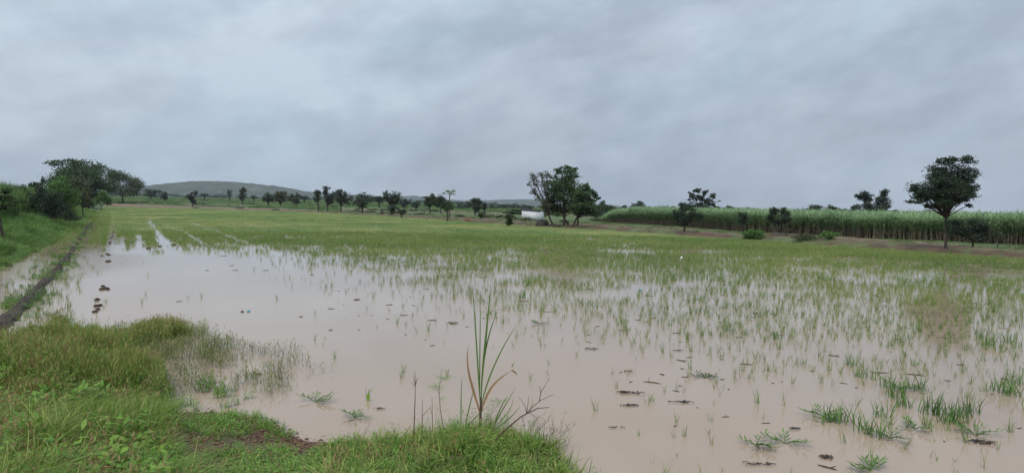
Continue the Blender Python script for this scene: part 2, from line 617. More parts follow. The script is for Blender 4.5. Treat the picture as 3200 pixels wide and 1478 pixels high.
# ------------------------------------------------------------------ ground, water, hills, air
def build_ground():
    rad = np.concatenate([[0.0], np.geomspace(1.2, 420, 430), np.geomspace(428, 7000, 70)])
    fr = np.radians(np.linspace(-46, 46, 560))
    rest = np.radians(np.linspace(46, 314, 60)[1:-1])
    th = np.concatenate([fr, rest])
    nr, na = len(rad), len(th)
    X = rad[:, None] * np.sin(th)[None, :]
    Y = rad[:, None] * np.cos(th)[None, :]
    x, y = X.ravel(), Y.ravel()
    z = ground_z(x, y)
    r = np.hypot(x, y)
    sf, sl, sn = far_s(x, y), left_s(x, y), near_s(x, y)
    n1 = fbm(x * 0.5, y * 0.5, 4)
    n2 = fbm(x * 0.09 + 3, y * 0.09, 4)
    mud = np.array([0.13, 0.09, 0.065])
    red = np.array([0.085, 0.052, 0.034])
    track = np.array([0.165, 0.108, 0.08])
    green = np.array([0.085, 0.125, 0.042])
    dgreen = np.array([0.05, 0.085, 0.03])
    c = np.tile(mud, (len(x), 1))

    def mix(c, col, w):
        w = np.clip(w, 0, 1)[:, None]
        return c * (1 - w) + col * w
    on_far = sf > -0.4
    wf = sstep(-0.4, 0.4, sf)
    c = mix(c, red, wf)
    c = mix(c, green, wf * sstep(0.48, 0.62, n1) * 0.75)
    c = mix(c, track, sstep(2.5, 3.5, sf) * (1 - sstep(6.0, 7.0, sf)) * sstep(0.3, 0.5, 1 - n1) * 0.9)
    u, v = project(x, y, z)
    # fields behind the bank on the left and centre: strips of crop and of ploughed earth
    strips = 0.5 + 0.5 * np.sin(sf / 11.0 + 3 * n2)
    fld = mix(np.tile(green * 0.95, (len(x), 1)), track * 0.95, sstep(0.72, 0.86, strips) * (1 - sstep(160, 260, sf)))
    fld = mix(fld, dgreen * 0.9, sstep(0.45, 0.65, n2) * 0.5)
    c = np.where((sf > 7)[:, None], mix(c, fld, sstep(7, 10, sf)), c)
    # brown ploughed strip just beyond the far left end
    pl = sstep(0.5, 2, sf) * (1 - sstep(26, 40, sf)) * (1 - sstep(-95, -40, x)) * (u < 1100)
    c = mix(c, np.array([0.17, 0.115, 0.085]), pl * 0.85)
    c = mix(c, dgreen, sstep(-0.5, 0.5, sl))
    c = mix(c, np.array([0.105, 0.062, 0.042]), sstep(-0.5, 0.1, sn))
    c = mix(c, np.array([0.06, 0.085, 0.03]), sstep(0.4, 1.2, sn) * sstep(0.42, 0.6, n1))
    Q = []
    idx = np.arange(nr * na).reshape(nr, na)
    j2 = np.roll(np.arange(na), -1)
    q = np.stack([idx[:-1, :], idx[:-1, j2], idx[1:, j2], idx[1:, :]], -1).reshape(-1, 4)
    keep = np.ones(len(q), bool)
    me = mesh_np('ground', np.stack([x, y, z], 1), q[keep][:, ::-1], c, smooth=True)
    tag(obj('ground', me, M_ground), kind='structure')


build_ground()
_w = MB()
P4 = [(-60, 4), (60, 2.0), (100, 20), (60, 46), (-150, 420), (-260, 420), (-60, 14)]
_w.add([(-55, 2, 0), (75, 2, 0), (75, 40, 0), (10, 120, 0), (-150, 360, 0), (-190, 350, 0), (-120, 150, 0), (-60, 60, 0)], [(0, 1, 2, 3), (0, 3, 4, 7), (4, 5, 6, 7)])
tag(obj('water', _w.mesh('water'), M_water), kind='structure')


def hill_material(name, a, b, c):
    m, nt, n, L, out = new_mat(name)
    tc = n.new('ShaderNodeTexCoord')
    v = n.new('ShaderNodeTexNoise')
    v.inputs['Scale'].default_value = 0.035
    v.inputs['Detail'].default_value = 8
    v.inputs['Roughness'].default_value = 0.75
    L(tc.outputs['Object'], v.inputs['Vector'])
    r = ramp_node(n, [(0.38, a), (0.5, b), (0.57, b), (0.64, c)])
    L(v.outputs['Fac'], r.inputs[0])
    p = n.new('ShaderNodeBsdfPrincipled')
    p.inputs['Roughness'].default_value = 0.95
    L(r.outputs[0], p.inputs['Base Color'])
    L(p.outputs[0], out.inputs[0])
    return m


M_hill = hill_material('scrub_hill', (0.02, 0.03, 0.02), (0.042, 0.055, 0.036), (0.2, 0.2, 0.165))


def build_hill(name, prof, D, depth, seed):
    us = np.linspace(prof[0][0], prof[-1][0], 420)
    vs = np.interp(us, [p[0] for p in prof], [p[1] for p in prof])
    top = at_depth(us, vs, D)
    m = 26
    V = []
    for k in range(m):
        t = k / (m - 1)                       # 0 foot in front, 0.5 ridge, 1 foot behind
        hgt = math.sin(math.pi * t) ** 0.9
        yy = D + (t - 0.5) * depth
        xx = top[:, 0] * (1 + (t - 0.5) * 0.1)
        nn = fbm(xx * 0.012 + seed, np.full_like(xx, yy) * 0.012, 5) - 0.5
        nf = fbm(xx * 0.09 + seed, np.full_like(xx, yy) * 0.09, 3) - 0.5
        zz = np.maximum(top[:, 2], 4) * hgt + nn * 22 * math.sin(math.pi * t) * (abs(t - 0.5) > 0.04) + nf * 3.0 * hgt - 1
        V.append(np.stack([xx, np.full_like(xx, yy), zz], 1))
    V = np.vstack(V)
    n = len(us)
    idx = np.arange(m * n).reshape(m, n)
    q = np.stack([idx[:-1, :-1], idx[:-1, 1:], idx[1:, 1:], idx[1:, :-1]], -1).reshape(-1, 4)
    tag(obj(name, mesh_np(name, V, q, None, True), M_hill), kind='structure')


build_hill('hill', [(120, 622), (250, 605), (350, 597), (440, 590), (470, 582), (520, 573), (600, 566), (650, 565), (740, 568), (810, 577), (870, 587), (920, 595), (975, 599), (1040, 603), (1110, 609), (1200, 618), (1300, 632), (1340, 642)], 2300, 700, 1.0)
build_hill('distant_hill', [(1080, 640), (1150, 620), (1240, 614), (1320, 614), (1400, 624), (1480, 630), (1520, 628), (1560, 626), (1600, 624), (1660, 625), (1760, 628), (1860, 636), (1960, 650)], 3600, 900, 8.0)

# the damp air
_h = MB()
_h.box((-3300, -300, -1.2), (3600, 4300, 175))
M_haze, _nt, _n, _L, _out = new_mat('damp_air')
_v = _n.new('ShaderNodeVolumePrincipled')
_v.inputs['Color'].default_value = (0.78, 0.87, 1.0, 1)
_v.inputs['Density'].default_value = 0.00009
_v.inputs['Anisotropy'].default_value = 0.2
_L(_v.outputs[0], _out.inputs['Volume'])
tag(obj('haze', _h.mesh('haze'), M_haze), kind='stuff')


# ------------------------------------------------------------------ scattered stuff (geometry nodes, instances of small tufts)
def scatter(name, P, rot, scl, idx, variants, mat, label=None, cat=None):
    """one stuff object: points that carry tufts; VARIANTS are meshes"""
    P = np.asarray(P, np.float32)
    me = bpy.data.meshes.new(name)
    me.vertices.add(len(P))
    me.vertices.foreach_set('co', P.ravel())
    a = me.attributes.new('rot', 'FLOAT_VECTOR', 'POINT')
    a.data.foreach_set('vector', np.asarray(rot, np.float32).ravel())
    a = me.attributes.new('scl', 'FLOAT_VECTOR', 'POINT')
    a.data.foreach_set('vector', np.asarray(scl, np.float32).ravel())
    a = me.attributes.new('idx', 'INT', 'POINT')
    a.data.foreach_set('value', np.asarray(idx, np.int32))
    me.materials.append(mat)
    o = bpy.data.objects.new(name, me)
    COL.objects.link(o)
    c = bpy.data.collections.new(name + '_tufts')
    for i, vm in enumerate(variants):
        if not vm.materials:
            vm.materials.append(mat)
        c.objects.link(bpy.data.objects.new('%s_tuft_%02d' % (name, i), vm))
    ng = bpy.data.node_groups.new(name, 'GeometryNodeTree')
    ng.interface.new_socket('Geometry', in_out='INPUT', socket_type='NodeSocketGeometry')
    ng.interface.new_socket('Geometry', in_out='OUTPUT', socket_type='NodeSocketGeometry')
    n = ng.nodes
    L = ng.links.new
    gi = n.new('NodeGroupInput')
    go = n.new('NodeGroupOutput')
    m2p = n.new('GeometryNodeMeshToPoints')
    iop = n.new('GeometryNodeInstanceOnPoints')
    ci = n.new('GeometryNodeCollectionInfo')
    ci.inputs['Collection'].default_value = c
    ci.inputs['Separate Children'].default_value = True
    ci.inputs['Reset Children'].default_value = True

    def attr(nm, ty):
        q = n.new('GeometryNodeInputNamedAttribute')
        q.data_type = ty
        q.inputs['Name'].default_value = nm
        return q.outputs['Attribute']
    L(gi.outputs[0], m2p.inputs['Mesh'])
    L(m2p.outputs[0], iop.inputs['Points'])
    L(ci.outputs[0], iop.inputs['Instance'])
    iop.inputs['Pick Instance'].default_value = True
    L(attr('idx', 'INT'), iop.inputs['Instance Index'])
    L(attr('rot', 'FLOAT_VECTOR'), iop.inputs['Rotation'])
    L(attr('scl', 'FLOAT_VECTOR'), iop.inputs['Scale'])
    L(iop.outputs[0], go.inputs[0])
    md = o.modifiers.new('scatter', 'NODES')
    md.node_group = ng
    tag(o, label, cat, kind='stuff')
    return o


def tuft_mesh(name, n, rad, h, w, lean, bend, segs, seed, crange=(0.1, 0.9), hvar=0.35, wind=0.0):
    r = random.Random(seed)
    m = MB()
    for i in range(n):
        a = r.random() * 6.283
        q = rad * math.sqrt(r.random())
        az = r.random() * 6.283
        if wind and r.random() < wind:
            az = r.gauss(0.3, 0.5)
        m.blade((q * math.cos(a), q * math.sin(a), -0.03), az, h * (1 - hvar * r.random()), w * (0.7 + 0.6 * r.random()),
                lean * r.random(), bend * r.random(), segs, r.uniform(*crange), r.uniform(-1.2, 1.2))
    return m.mesh(name)


# ---- rice
# density of shoots over the picture (share of full density), rows by photo height
DV = [640, 700, 740, 770, 800, 830, 850, 880, 900, 950, 1000, 1100, 1200, 1300, 1478]
DT = {
    340: [1, 1, .95, .5, .05, .02, .02, .015, .015, .015, .008, 0, 0, 0, 0],
    420: [1, 1, .9, .35, .03, .02, .02, .02, .02, .015, .008, 0, 0, 0, 0],
    520: [1, 1, .95, .55, .004, .001, .001, .002, .002, .002, .001, 0, 0, 0, 0],
    700: [1, 1, .89, 0.6, .005, .002, .003, .003, .003, .002, .001, .001, 0, 0, 0],
    900: [1, 1, .89, 0.62, .12, .03, .03, .02, .012, .008, .006, .004, .002, 0, 0],
    1100: [1, 1, .89, 0.62, .45, .22, .12, .06, .035, .02, .014, .008, .004, 0, 0],
    1300: [1, 1, .89, 0.72, .65, .45, .35, .2, .12, .05, .03, .014, .006, .003, 0],
    1500: [1, 1, .89, 0.72, .75, .5, .42, .32, .22, .1, .05, .02, .008, .003, 0],
    1700: [1, 1, .89, 0.72, .9, .25, .15, .22, .34, .22, .09, .03, .012, .01, .02],
    1850: [1, 1, .89, 0.72, .95, .3, .24, .33, .4, .3, .13, .05, .03, .03, .10],
    2000: [1, 1, .89, 0.72, .95, .55, .4, .42, .46, .36, .2, .07, .05, .05, .12],
    2300: [1, 1, .89, 0.72, .95, .7, .45, .48, .54, .5, .45, .2, .13, .12, .13],
    2600: [1, 1, .89, 0.72, .95, .7, .45, .58, 0.78, 0.78, 0.72, 0.456, 0.288, .16, .12],
    2900: [1, 1, .89, 0.72, .95, .42, .3, .55, 0.9, 1.02, 0.96, 0.6, 0.36, .16, .12],
    3200: [1, 1, .89, 0.72, 1, .5, .32, .5, 0.72, 0.96, 1.02, 0.72, 0.42, .2, .14],
}
_DU = np.array(sorted(DT))
_DM = np.array([DT[k] for k in _DU])


def dens(u, v):
    uu = np.clip(u, _DU[0], _DU[-1])
    vv = np.clip(v, DV[0], DV[-1])
    i = np.clip(np.searchsorted(_DU, uu, 'right') - 1, 0, len(_DU) - 2)
    j = np.clip(np.searchsorted(DV, vv, 'right') - 1, 0, len(DV) - 2)
    fu = (uu - _DU[i]) / (_DU[i + 1] - _DU[i])
    dv = np.array(DV)
    fv = (vv - dv[j]) / (dv[j + 1] - dv[j])
    return (_DM[i, j] * (1 - fu) + _DM[i + 1, j] * fu) * (1 - fv) + (_DM[i, j + 1] * (1 - fu) + _DM[i + 1, j + 1] * fu) * fv


def in_frame(u, v, m=120):
    return (u > -m) & (u < 3200 + m) & (v > 300) & (v < 1478 + m)


LEFT_DIR = (LEFT[-3] - LEFT[1]) / np.linalg.norm(LEFT[-3] - LEFT[1])
LEFT_N = np.array([-LEFT_DIR[1], LEFT_DIR[0]])


def wedge(n, r0, r1, half=0.72):
    """random points in the view wedge, even over the ground"""
    r = np.sqrt(rng.random(n) * (r1 * r1 - r0 * r0) + r0 * r0)
    a = rng.uniform(-half, half, n)
    return r * np.sin(a), r * np.cos(a)


def rice_points(r0, r1, full):
    area = 0.72 * (r1 * r1 - r0 * r0)
    n = int(area * full)
    x, y = wedge(n, r0, r1)
    sf, sl, sn = far_s(x, y), left_s(x, y), near_s(x, y)
    u, v = project(x, y, 0)
    keep = (sf < -0.2) & (sl < -0.3) & (sn < -0.25) & in_frame(u, v) & (u > 318 - 0.0 * v)
    x, y, u, v = x[keep], y[keep], u[keep], v[keep]
    d = dens(u, v)
    # sown rows, running with the field's long side, and loose clumping
    row = x * LEFT_N[0] + y * LEFT_N[1]
    clump = fbm(x * 0.8, y * 0.8, 3)
    big = fbm(x * 0.11 + 40, y * 0.16, 3)
    k = np.where(d < 0.9, sstep(0.3, 0.72, clump * 0.6 + big * 0.4) * 2.1, 1.0)
    rowf = 0.55 + 0.9 * (0.5 + 0.5 * np.sin(row * 2 * math.pi / 0.9))
    k = k * np.where(d < 0.9, rowf, 1.0)
    # narrow open lanes at the left where the water gleams between the sown strips
    lane = np.abs(((row / 5.2) % 1.0) - 0.5) * 5.2
    lw = np.where((u < 900) & (v > 690), sstep(0.1, 0.4, lane + 0.8 * (fbm(x * .3, y * .3, 2) - 0.5)), 1.0)
    p = d * k * lw
    p = p * np.where(d < 0.9, 1.0 + 1.2 * sstep(1100, 1500, u) * sstep(1350, 950, v) * sstep(800, 840, v), 1.0) * np.where((d < 0.9) & (d > 0.05), 1.35, 1.0)
    p = p * np.where((u < 800) & (v > 670), lane_mask(x, y), 1.0)
    # stray small shoots out in the open pool
    p = np.maximum(p, np.where((v > 840) & (v < 1330), 0.010 * (0.3 + 1.4 * sstep(0.4, 0.65, clump)) * sstep(850, 1350, u), 0))
    m = rng.random(len(x)) < p
    return x[m], y[m], u[m], v[m], d[m]


rice_var = [tuft_mesh('rice_tuft', n, 0.035, h, 0.0075, 0.3, 0.45, 4, 100 + i, (0, 1)) for i, (n, h) in enumerate([(3, .24), (4, .28), (5, .24), (6, .31), (7, .28), (4, .19), (9, .33), (5, .33)])]
LANES = [(np.array([on_plane(u, v) for u, v in ((330, 905), (338, 818), (346, 757), (352, 725), (358, 700))]), 0.45),
         (np.array([on_plane(u, v) for u, v in ((205, 850), (235, 785), (262, 735), (285, 700))]), 0.6),
         (np.array([on_plane(u, v) for u, v in ((372, 830), (376, 780), (382, 740))]), 0.3),
         (np.array([on_plane(u, v) for u, v in ((430, 800), (434, 765), (430, 730))]), 0.3),
         (np.array([on_plane(u, v) for u, v in ((530, 790), (505, 745), (478, 705), (462, 682))]), 0.4),
         (np.array([on_plane(u, v) for u, v in ((640, 765), (590, 735), (560, 712))]), 0.22)]


def lane_mask(x, y):
    k = np.ones(len(x))
    for P, w in LANES:
        d = np.abs(polyside(P, x, y)) + 0.5 * (fbm(x * 0.7, y * 0.7, 2) - 0.5)
        k = k * sstep(w * 0.5, w * 1.3, d)
    return k


rx, ry, ru, rv_, rd = rice_points(7.5, 26, 21)
rx2, ry2, ru2, rv2, rd2 = rice_points(26, 75, 31)
X = np.concatenate([rx, rx2])
Y = np.concatenate([ry, ry2])
dist = np.hypot(X, Y)
order = np.argsort(dist)
X, Y, dist = X[order], Y[order], dist[order]
u_, v_ = project(X, Y, 0)
vis = (u_ > 0) & (u_ < 3200) & (v_ < 1478 + 60)
near_idx = np.where(vis)[0][:300]
mask = np.ones(len(X), bool)
mask[near_idx] = False
# the 300 nearest shoots are plants of their own
for v in rice_var:
    v.materials.append(M_rice)
RICE_LABEL = 'thin green rice shoots standing in the nearest brown flood water'
for k, i in enumerate(near_idx):
    o = bpy.data.objects.new('rice_plant', rice_var[int(rng.integers(0, 8))])
    COL.objects.link(o)
    o.location = (X[i], Y[i], 0)
    o.rotation_euler = (rng.normal(0, 0.12), rng.normal(0, 0.12), rng.random() * 6.28)
    s = rng.uniform(0.6, 1.15)
    o.scale = (s, s, s)
    tag(o, RICE_LABEL, 'rice plant', 'rice shoots in the nearest water')
Xr, Yr = X[mask], Y[mask]
n = len(Xr)
s = rng.uniform(0.65, 1.2, n)
ds = np.hypot(Xr, Yr)
wide = np.clip(ds / 30, 1.0, 2.2)
scatter('rice_field', np.stack([Xr, Yr, np.zeros(n)], 1),
        np.stack([rng.normal(0, .1, n), rng.normal(0, .1, n), rng.random(n) * 6.28], 1), np.stack([s * wide, s * wide, s], 1),
        rng.integers(0, 8, n), rice_var, M_rice, 'young rice standing in the flood water across the field')
# far, closed crop
far_var = [tuft_mesh('rice_patch', 46, 0.55, 0.33, 0.022, 0.3, 0.35, 2, 200 + i, (0.0, 1.0), 0.45) for i in range(5)]
fx, fy, fu, fv, fd = rice_points(70, 335, 2.3)
n = len(fx)
frow = fx * LEFT_N[0] + fy * LEFT_N[1]
s = rng.uniform(0.7, 1.15, n) * (0.82 + 0.3 * np.sin(frow * 2 * math.pi / 3.1 + 2 * fbm(fx * .05, fy * .05, 2))) * (0.75 + 0.5 * fbm(fx * 0.09, fy * 0.09, 3))
dd = np.hypot(fx, fy)
w = np.clip(dd / 110, 1, 2.2)
scatter('distant_rice', np.stack([fx, fy, np.zeros(n)], 1), np.stack([0 * s, 0 * s, rng.random(n) * 6.28], 1),
        np.stack([w * 0.95, w * 0.95, s], 1), rng.integers(0, 5, n), far_var, M_rice_far, 'closed green rice crop in the far part of the field')
print('rice', len(Xr), n)


# ------------------------------------------------------------------ trees
def lobes_box(u0, u1, v0, v1, n, seed, flat=False):
    r = random.Random(seed)
    out = []
    cu, cv, ru, rv = (u0 + u1) / 2, (v0 + v1) / 2, (u1 - u0) / 2, (v1 - v0) / 2
    q = 0.52
    ru, rv = ru * 1.1, rv * 1.12
    cv += rv * 0.05
    for i in range(n):
        a = 2 * math.pi * i / n + r.uniform(-.4, .4)
        k = r.uniform(0.45, 0.62)
        out.append((cu + ru * k * math.cos(a), cv - rv * k * math.sin(a) * 1.0, ru * q * r.uniform(.75, 1.05), rv * q * r.uniform(.8, 1.1)))
    out.append((cu, cv, ru * 0.5, rv * 0.5))
    return out


def crown_mesh(lobes, D, rs, nleaf, ls, base, sub=9, depth=0.8, clump=0.36, vs=1.0):
    lobes = [(a, b, c, d * vs) for a, b, c, d in lobes]
    """lobes in photo pixels at depth D -> leaves around many small sprays"""
    sc_ = D / F
    tot = sum(l[2] * l[3] for l in lobes)
    C, A = [], []
    allp = []
    us = np.array([l[0] for l in lobes])
    span = (us.max() - us.min() + 2 * max(l[2] for l in lobes)) * sc_ * 0.5
    centers = []
    for (lu, lv, lru, lrv) in lobes:
        c = at_depth(lu, lv, D)
        a, b = lru * sc_, lrv * sc_
        off = abs(lu - us.mean()) * sc_ / max(span, 1e-3)
        c = c + np.array([0, rs.uniform(-1, 1) * depth * span * math.sqrt(max(0.05, 1 - min(1, off) ** 2)) * 0.6, 0])
        centers.append((c, a, b))
        n = max(8, int(nleaf * lru * lrv / tot))
        ns = max(5, int(sub))
        d = rs.normal(size=(ns, 3))
        d /= np.linalg.norm(d, axis=1)[:, None]
        d[:, 2] = np.where(d[:, 2] < -0.3, d[:, 2] * 0.8, d[:, 2])
        rr = rs.uniform(0.5, 0.95, ns)[:, None]
        sp = c + d * rr * np.array([a, a, b])
        k = rs.integers(0, ns, n)
        g = rs.normal(size=(n, 3)) * np.array([a, a, b * 0.75]) * clump
        allp.append(sp[k] + g)
    P = np.vstack(allp)
    n = len(P)
    # leaves as small rhombs facing mostly up and out
    nrm = rs.normal(size=(n, 3)) + np.array([0, 0, 0.9])
    nrm /= np.linalg.norm(nrm, axis=1)[:, None]
    t = np.cross(nrm, rs.normal(size=(n, 3)))
    t /= np.linalg.norm(t, axis=1)[:, None] + 1e-9
    b_ = np.cross(nrm, t)
    l = ls * rs.uniform(0.6, 1.3, n)[:, None]
    V = np.stack([P - t * l * 0.5, P + b_ * l * 0.3, P + t * l * 0.5, P - b_ * l * 0.3], 1).reshape(-1, 3) - base
    Q = np.arange(n * 4).reshape(n, 4)
    c = np.repeat(np.clip(rs.normal(0.5, 0.25, n), 0, 1), 4)
    return V, Q, c, centers


def tree(name, label, cat, base_uv, lobes, mat, nleaf=1500, tr=0.12, ls=None, fork=0.5, group=None, D=None, lean=0.0,
         sub=9, depth=0.8, stems=1, twiggy=False, clump=0.36, limbs=True, foot=None, vs=1.0):
    rs = np.random.default_rng(abs(hash_(name + label)) % (2 ** 31))
    if foot is not None:
        base = np.array(foot, float)
    elif D is None:
        base = hit(*base_uv)
    else:
        d = ray(base_uv[0], base_uv[1])
        t = D / d[1]
        base = np.array([d[0] * t, D, 0])
        base[2] = max(float(ground_z(base[0], base[1])), 0)
    D = base[1]
    px = D / F * 3.125
    ls = ls or max(0.09, px * 1.5)
    V, Q, c, centers = crown_mesh(lobes, D, rs, nleaf, ls, base, sub, depth, clump, vs)
    e = empty(name, base)
    tag(e, label, cat, group)
    cm = obj('crown', mesh_np('crown', V, Q, c), mat, e)
    m = MB()
    cc = np.mean([q[0] for q in centers], axis=0) - base
    low = min((q[0] - base)[2] - q[2] for q in centers)
    fz = max(0.25, low * (0.75 + 0.5 * fork)) if low > 0.4 else max(0.2, cc[2] * 0.35)
    roots = []
    for s_ in range(stems):
        o0 = np.array([rs.uniform(-1, 1) * tr * 2.5, rs.uniform(-1, 1) * tr, 0]) if stems > 1 else np.zeros(3)
        f = np.array([cc[0] * 0.25 + lean + (rs.uniform(-1, 1) * fz * 0.25 if stems > 1 else 0), cc[1] * 0.25, fz])
        ts = np.linspace(0, 1, 7)
        pts = np.array([o0 + (f - o0) * q + np.array([math.sin(q * 4 + s_) * tr * 0.5, 0, 0]) * (q * (1 - q)) * 4 for q in ts])
        pts[0][2] = -0.25
        rad = tr * (1.25 - 0.5 * ts ** 0.6)
        rad[0] *= 1.25
        m.tube(pts, rad, 7, 0.5, False)
        roots.append(f)
    for i, (c_, a, b) in enumerate(centers):
        if not limbs:
            break
        f = roots[i % len(roots)]
        p1 = c_ - base
        mid = f * 0.5 + p1 * 0.5 + np.array([rs.uniform(-.12, .12) * a * 2, 0, 0.15 * (p1[2] - f[2])])
        ts = np.linspace(0, 1, 6)[:, None]
        pts = (1 - ts) ** 2 * f + 2 * ts * (1 - ts) * mid + ts ** 2 * p1
        r0 = tr * rs.uniform(0.42, 0.6)
        m.tube(pts, np.linspace(r0, r0 * 0.3, 6), 5, 0.5, False)
        for j in range(7 if twiggy else 3):
            d = rs.normal(size=3)
            d[2] = abs(d[2])
            d /= np.linalg.norm(d)
            p2 = p1 + d * np.array([a, a, b]) * 0.95
            st = pts[rs.integers(2, 6)]
            mm = st * 0.5 + p2 * 0.5 + rs.normal(size=3) * a * 0.08
            m.tube([st, mm, p2], [r0 * 0.32, r0 * 0.2, r0 * 0.1], 4, 0.5, False)
    obj('trunk', m.mesh('trunk', True), M_bark, e)
    return e


def hash_(s):
    h = 2166136261
    for ch in s:
        h = ((h ^ ord(ch)) * 16777619) & 0xffffffff
    return h


# the four large trees
tree('acacia_tree', 'tall dark umbrella-shaped tree alone on the bank at the right, before the cane', 'tree', (2955, 777),
     [(2952 + (p_ - 2952) * 0.86, q_, r_ * 0.86, t_) for p_, q_, r_, t_ in ([(2952 + (a_ - 2952) * 0.85, b_, c_ * 0.88, d_) for a_, b_, c_, d_ in [(2880, 612, 34, 13), (2850, 606, 26, 12), (2905, 592, 40, 15), (2868, 588, 32, 12), (2885, 566, 34, 13), (2915, 548, 36, 14), (2945, 525, 34, 13), (2962, 505, 26, 10), (3000, 506, 30, 11), (3016, 492, 14, 8),
      (2985, 530, 34, 14), (3020, 545, 32, 13), (3042, 560, 24, 10), (3058, 572, 18, 8), (3040, 580, 28, 12), (3050, 598, 22, 9), (3010, 572, 36, 16), (2960, 560, 40, 18), (2930, 580, 40, 16), (2985, 595, 44, 16),
      (2950, 612, 40, 14), (3005, 622, 34, 11), (3032, 632, 20, 8), (2832, 612, 16, 7), (2905, 625, 26, 9), (2895, 643, 11, 6), (2965, 632, 30, 11), (2925, 606, 34, 14), (2960, 585, 40, 16), (2985, 560, 34, 14), (2918, 636, 20, 8), (2985, 640, 22, 7), (2955, 622, 50, 18), (2945, 598, 60, 22), (3000, 605, 50, 18), (2960, 640, 26, 8), (2900, 610, 40, 16), (2970, 545, 50, 22), (2955, 572, 60, 22)] if (a_, b_) not in ((3050, 598), (3032, 632), (3016, 492))]
     + [(2892, 646, 14, 6), (2870, 628, 26, 8), (2915, 634, 34, 9), (2985, 632, 34, 10), (3018, 630, 24, 9), (3040, 615, 20, 8), (2848, 618, 20, 8), (2955, 648, 26, 7), (3010, 642, 16, 5), (2930, 505, 22, 9), (3040, 590, 22, 10), (2860, 600, 28, 11)])],
     M_tree_acacia, 32000, 0.095, 0.14, fork=0.1, sub=12, clump=0.27, depth=0.9, vs=1.4)
tree('rain_tree', 'broad dark domed tree above the bushes at the far left', 'tree', (268, 641),
     [(190, 545, 36, 28), (175, 575, 25, 26), (225, 528, 34, 26), (262, 526, 34, 24), (295, 545, 34, 24), (308, 562, 24, 22), (316, 580, 12, 16),
      (205, 570, 40, 30), (250, 565, 42, 30), (290, 585, 36, 24), (235, 600, 40, 22), (275, 615, 24, 14), (200, 605, 28, 24), (306, 602, 16, 10), (210, 515, 22, 12), (245, 508, 28, 8), (240, 550, 60, 36), (290, 570, 40, 28), (165, 600, 16, 18)],
     M_tree_left, 20000, 0.5, 0.55, sub=14, clump=0.32, D=205)
tree('mango_tree', 'rounded olive green tree with a short dark trunk, right of the broad domed tree', 'tree', (383, 636),
     [(360, 548, 13, 14), (378, 545, 20, 14), (395, 562, 26, 16), (415, 572, 22, 16), (432, 580, 14, 14), (365, 590, 20, 14), (390, 588, 30, 18), (420, 598, 22, 12), (400, 605, 24, 9), (350, 575, 8, 8), (372, 565, 18, 14)],
     M_tree_mango, 13000, 0.42, 0.6, sub=12, clump=0.36, vs=1.15)
tree('banyan_tree', 'tallest green tree of the clump beside the white hut', 'tree', (1767, 704),
     [(1790, 530, 14, 8), (1755, 536, 20, 12), (1780, 548, 30, 18), (1745, 565, 34, 20), (1785, 580, 38, 26), (1730, 592, 26, 24), (1755, 615, 38, 26), (1790, 625, 34, 28), (1722, 630, 20, 22), (1760, 650, 40, 18), (1800, 655, 28, 18), (1738, 652, 20, 16), (1815, 600, 22, 22), (1768, 525, 16, 8), (1735, 670, 16, 8)],
     M_tree_hut, 14000, 0.18, 0.27, sub=13, stems=2, clump=0.25)
tree('jackfruit_tree', 'spreading tree with forked trunks leaning right from the tall tree clump', 'tree', (1797, 706),
     [(1832, 590, 18, 14), (1850, 604, 16, 12), (1862, 612, 10, 8), (1820, 610, 20, 16), (1840, 630, 22, 16), (1815, 645, 28, 18), (1842, 655, 24, 12), (1862, 650, 14, 10), (1818, 672, 24, 10), (1845, 672, 20, 8), (1800, 640, 24, 20), (1868, 620, 8, 6)],
     M_tree_hut, 7500, 0.15, 0.27, stems=2, sub=10, clump=0.25)
tree('half_bare_tree', 'half bare tree with thin reddish leaves, left of the tall green tree', 'tree', (1727, 712),
     [(1660, 555, 16, 14), (1675, 575, 16, 14), (1690, 552, 14, 14), (1708, 545, 9, 12), (1700, 575, 16, 16), (1670, 600, 16, 14), (1690, 620, 18, 14), (1705, 605, 14, 16), (1708, 640, 16, 14), (1652, 575, 8, 8), (1700, 650, 14, 8), (1710, 665, 10, 8)],
     M_tree_olive, 2300, 0.16, 0.2, twiggy=True, sub=8, fork=0.2, clump=0.3)

# left side bushes and trees
BL = 'bushes on the left bank'
tree('bush', 'large bright green bush leaning over the left bank', 'bush', (205, 688),
     [(180, 565, 20, 16), (195, 590, 28, 24), (215, 610, 24, 22), (175, 610, 26, 26), (200, 640, 30, 26), (228, 630, 16, 16), (215, 662, 26, 18), (165, 585, 16, 14)],
     M_tree_bright, 7000, 0.1, 0.16, sub=10, group=BL, D=76)
tree('bush', 'dark leafy shrub on the left bank, left of the bright green bush', 'bush', (155, 690),
     [(140, 600, 16, 18), (155, 625, 26, 24), (135, 645, 20, 26), (165, 655, 26, 22), (180, 668, 26, 18), (145, 670, 22, 16), (200, 672, 20, 16), (220, 682, 16, 10)],
     M_tree_dark, 7000, 0.09, 0.15, sub=10, group=BL, D=70)
tree('bush', 'olive bush on the left bank below the broad domed tree', 'bush', (258, 660),
     [(240, 575, 24, 20), (255, 600, 22, 20), (270, 615, 18, 18), (245, 625, 20, 18), (232, 600, 18, 18), (262, 640, 18, 14), (285, 632, 12, 10)],
     M_tree_olive, 4500, 0.1, 0.25, group=BL, D=110)
tree('small_tree', 'small forked tree with drooping bright leaves at the left edge', 'tree', (14, 695),
     [(0, 612, 22, 14), (28, 620, 20, 12), (-20, 640, 20, 14), (10, 598, 20, 10), (45, 635, 12, 10), (60, 628, 10, 8), (-4, 650, 10, 8)],
     M_tree_mid, 2300, 0.045, 0.13, sub=9, D=40, clump=0.26, stems=2)
tree('bush', 'dark round bush among the tall crop at the left', 'bush', (68, 650), lobes_box(38, 100, 585, 642, 5, 3), M_tree_dark, 3000, 0.07, 0.22, group=BL, D=75)
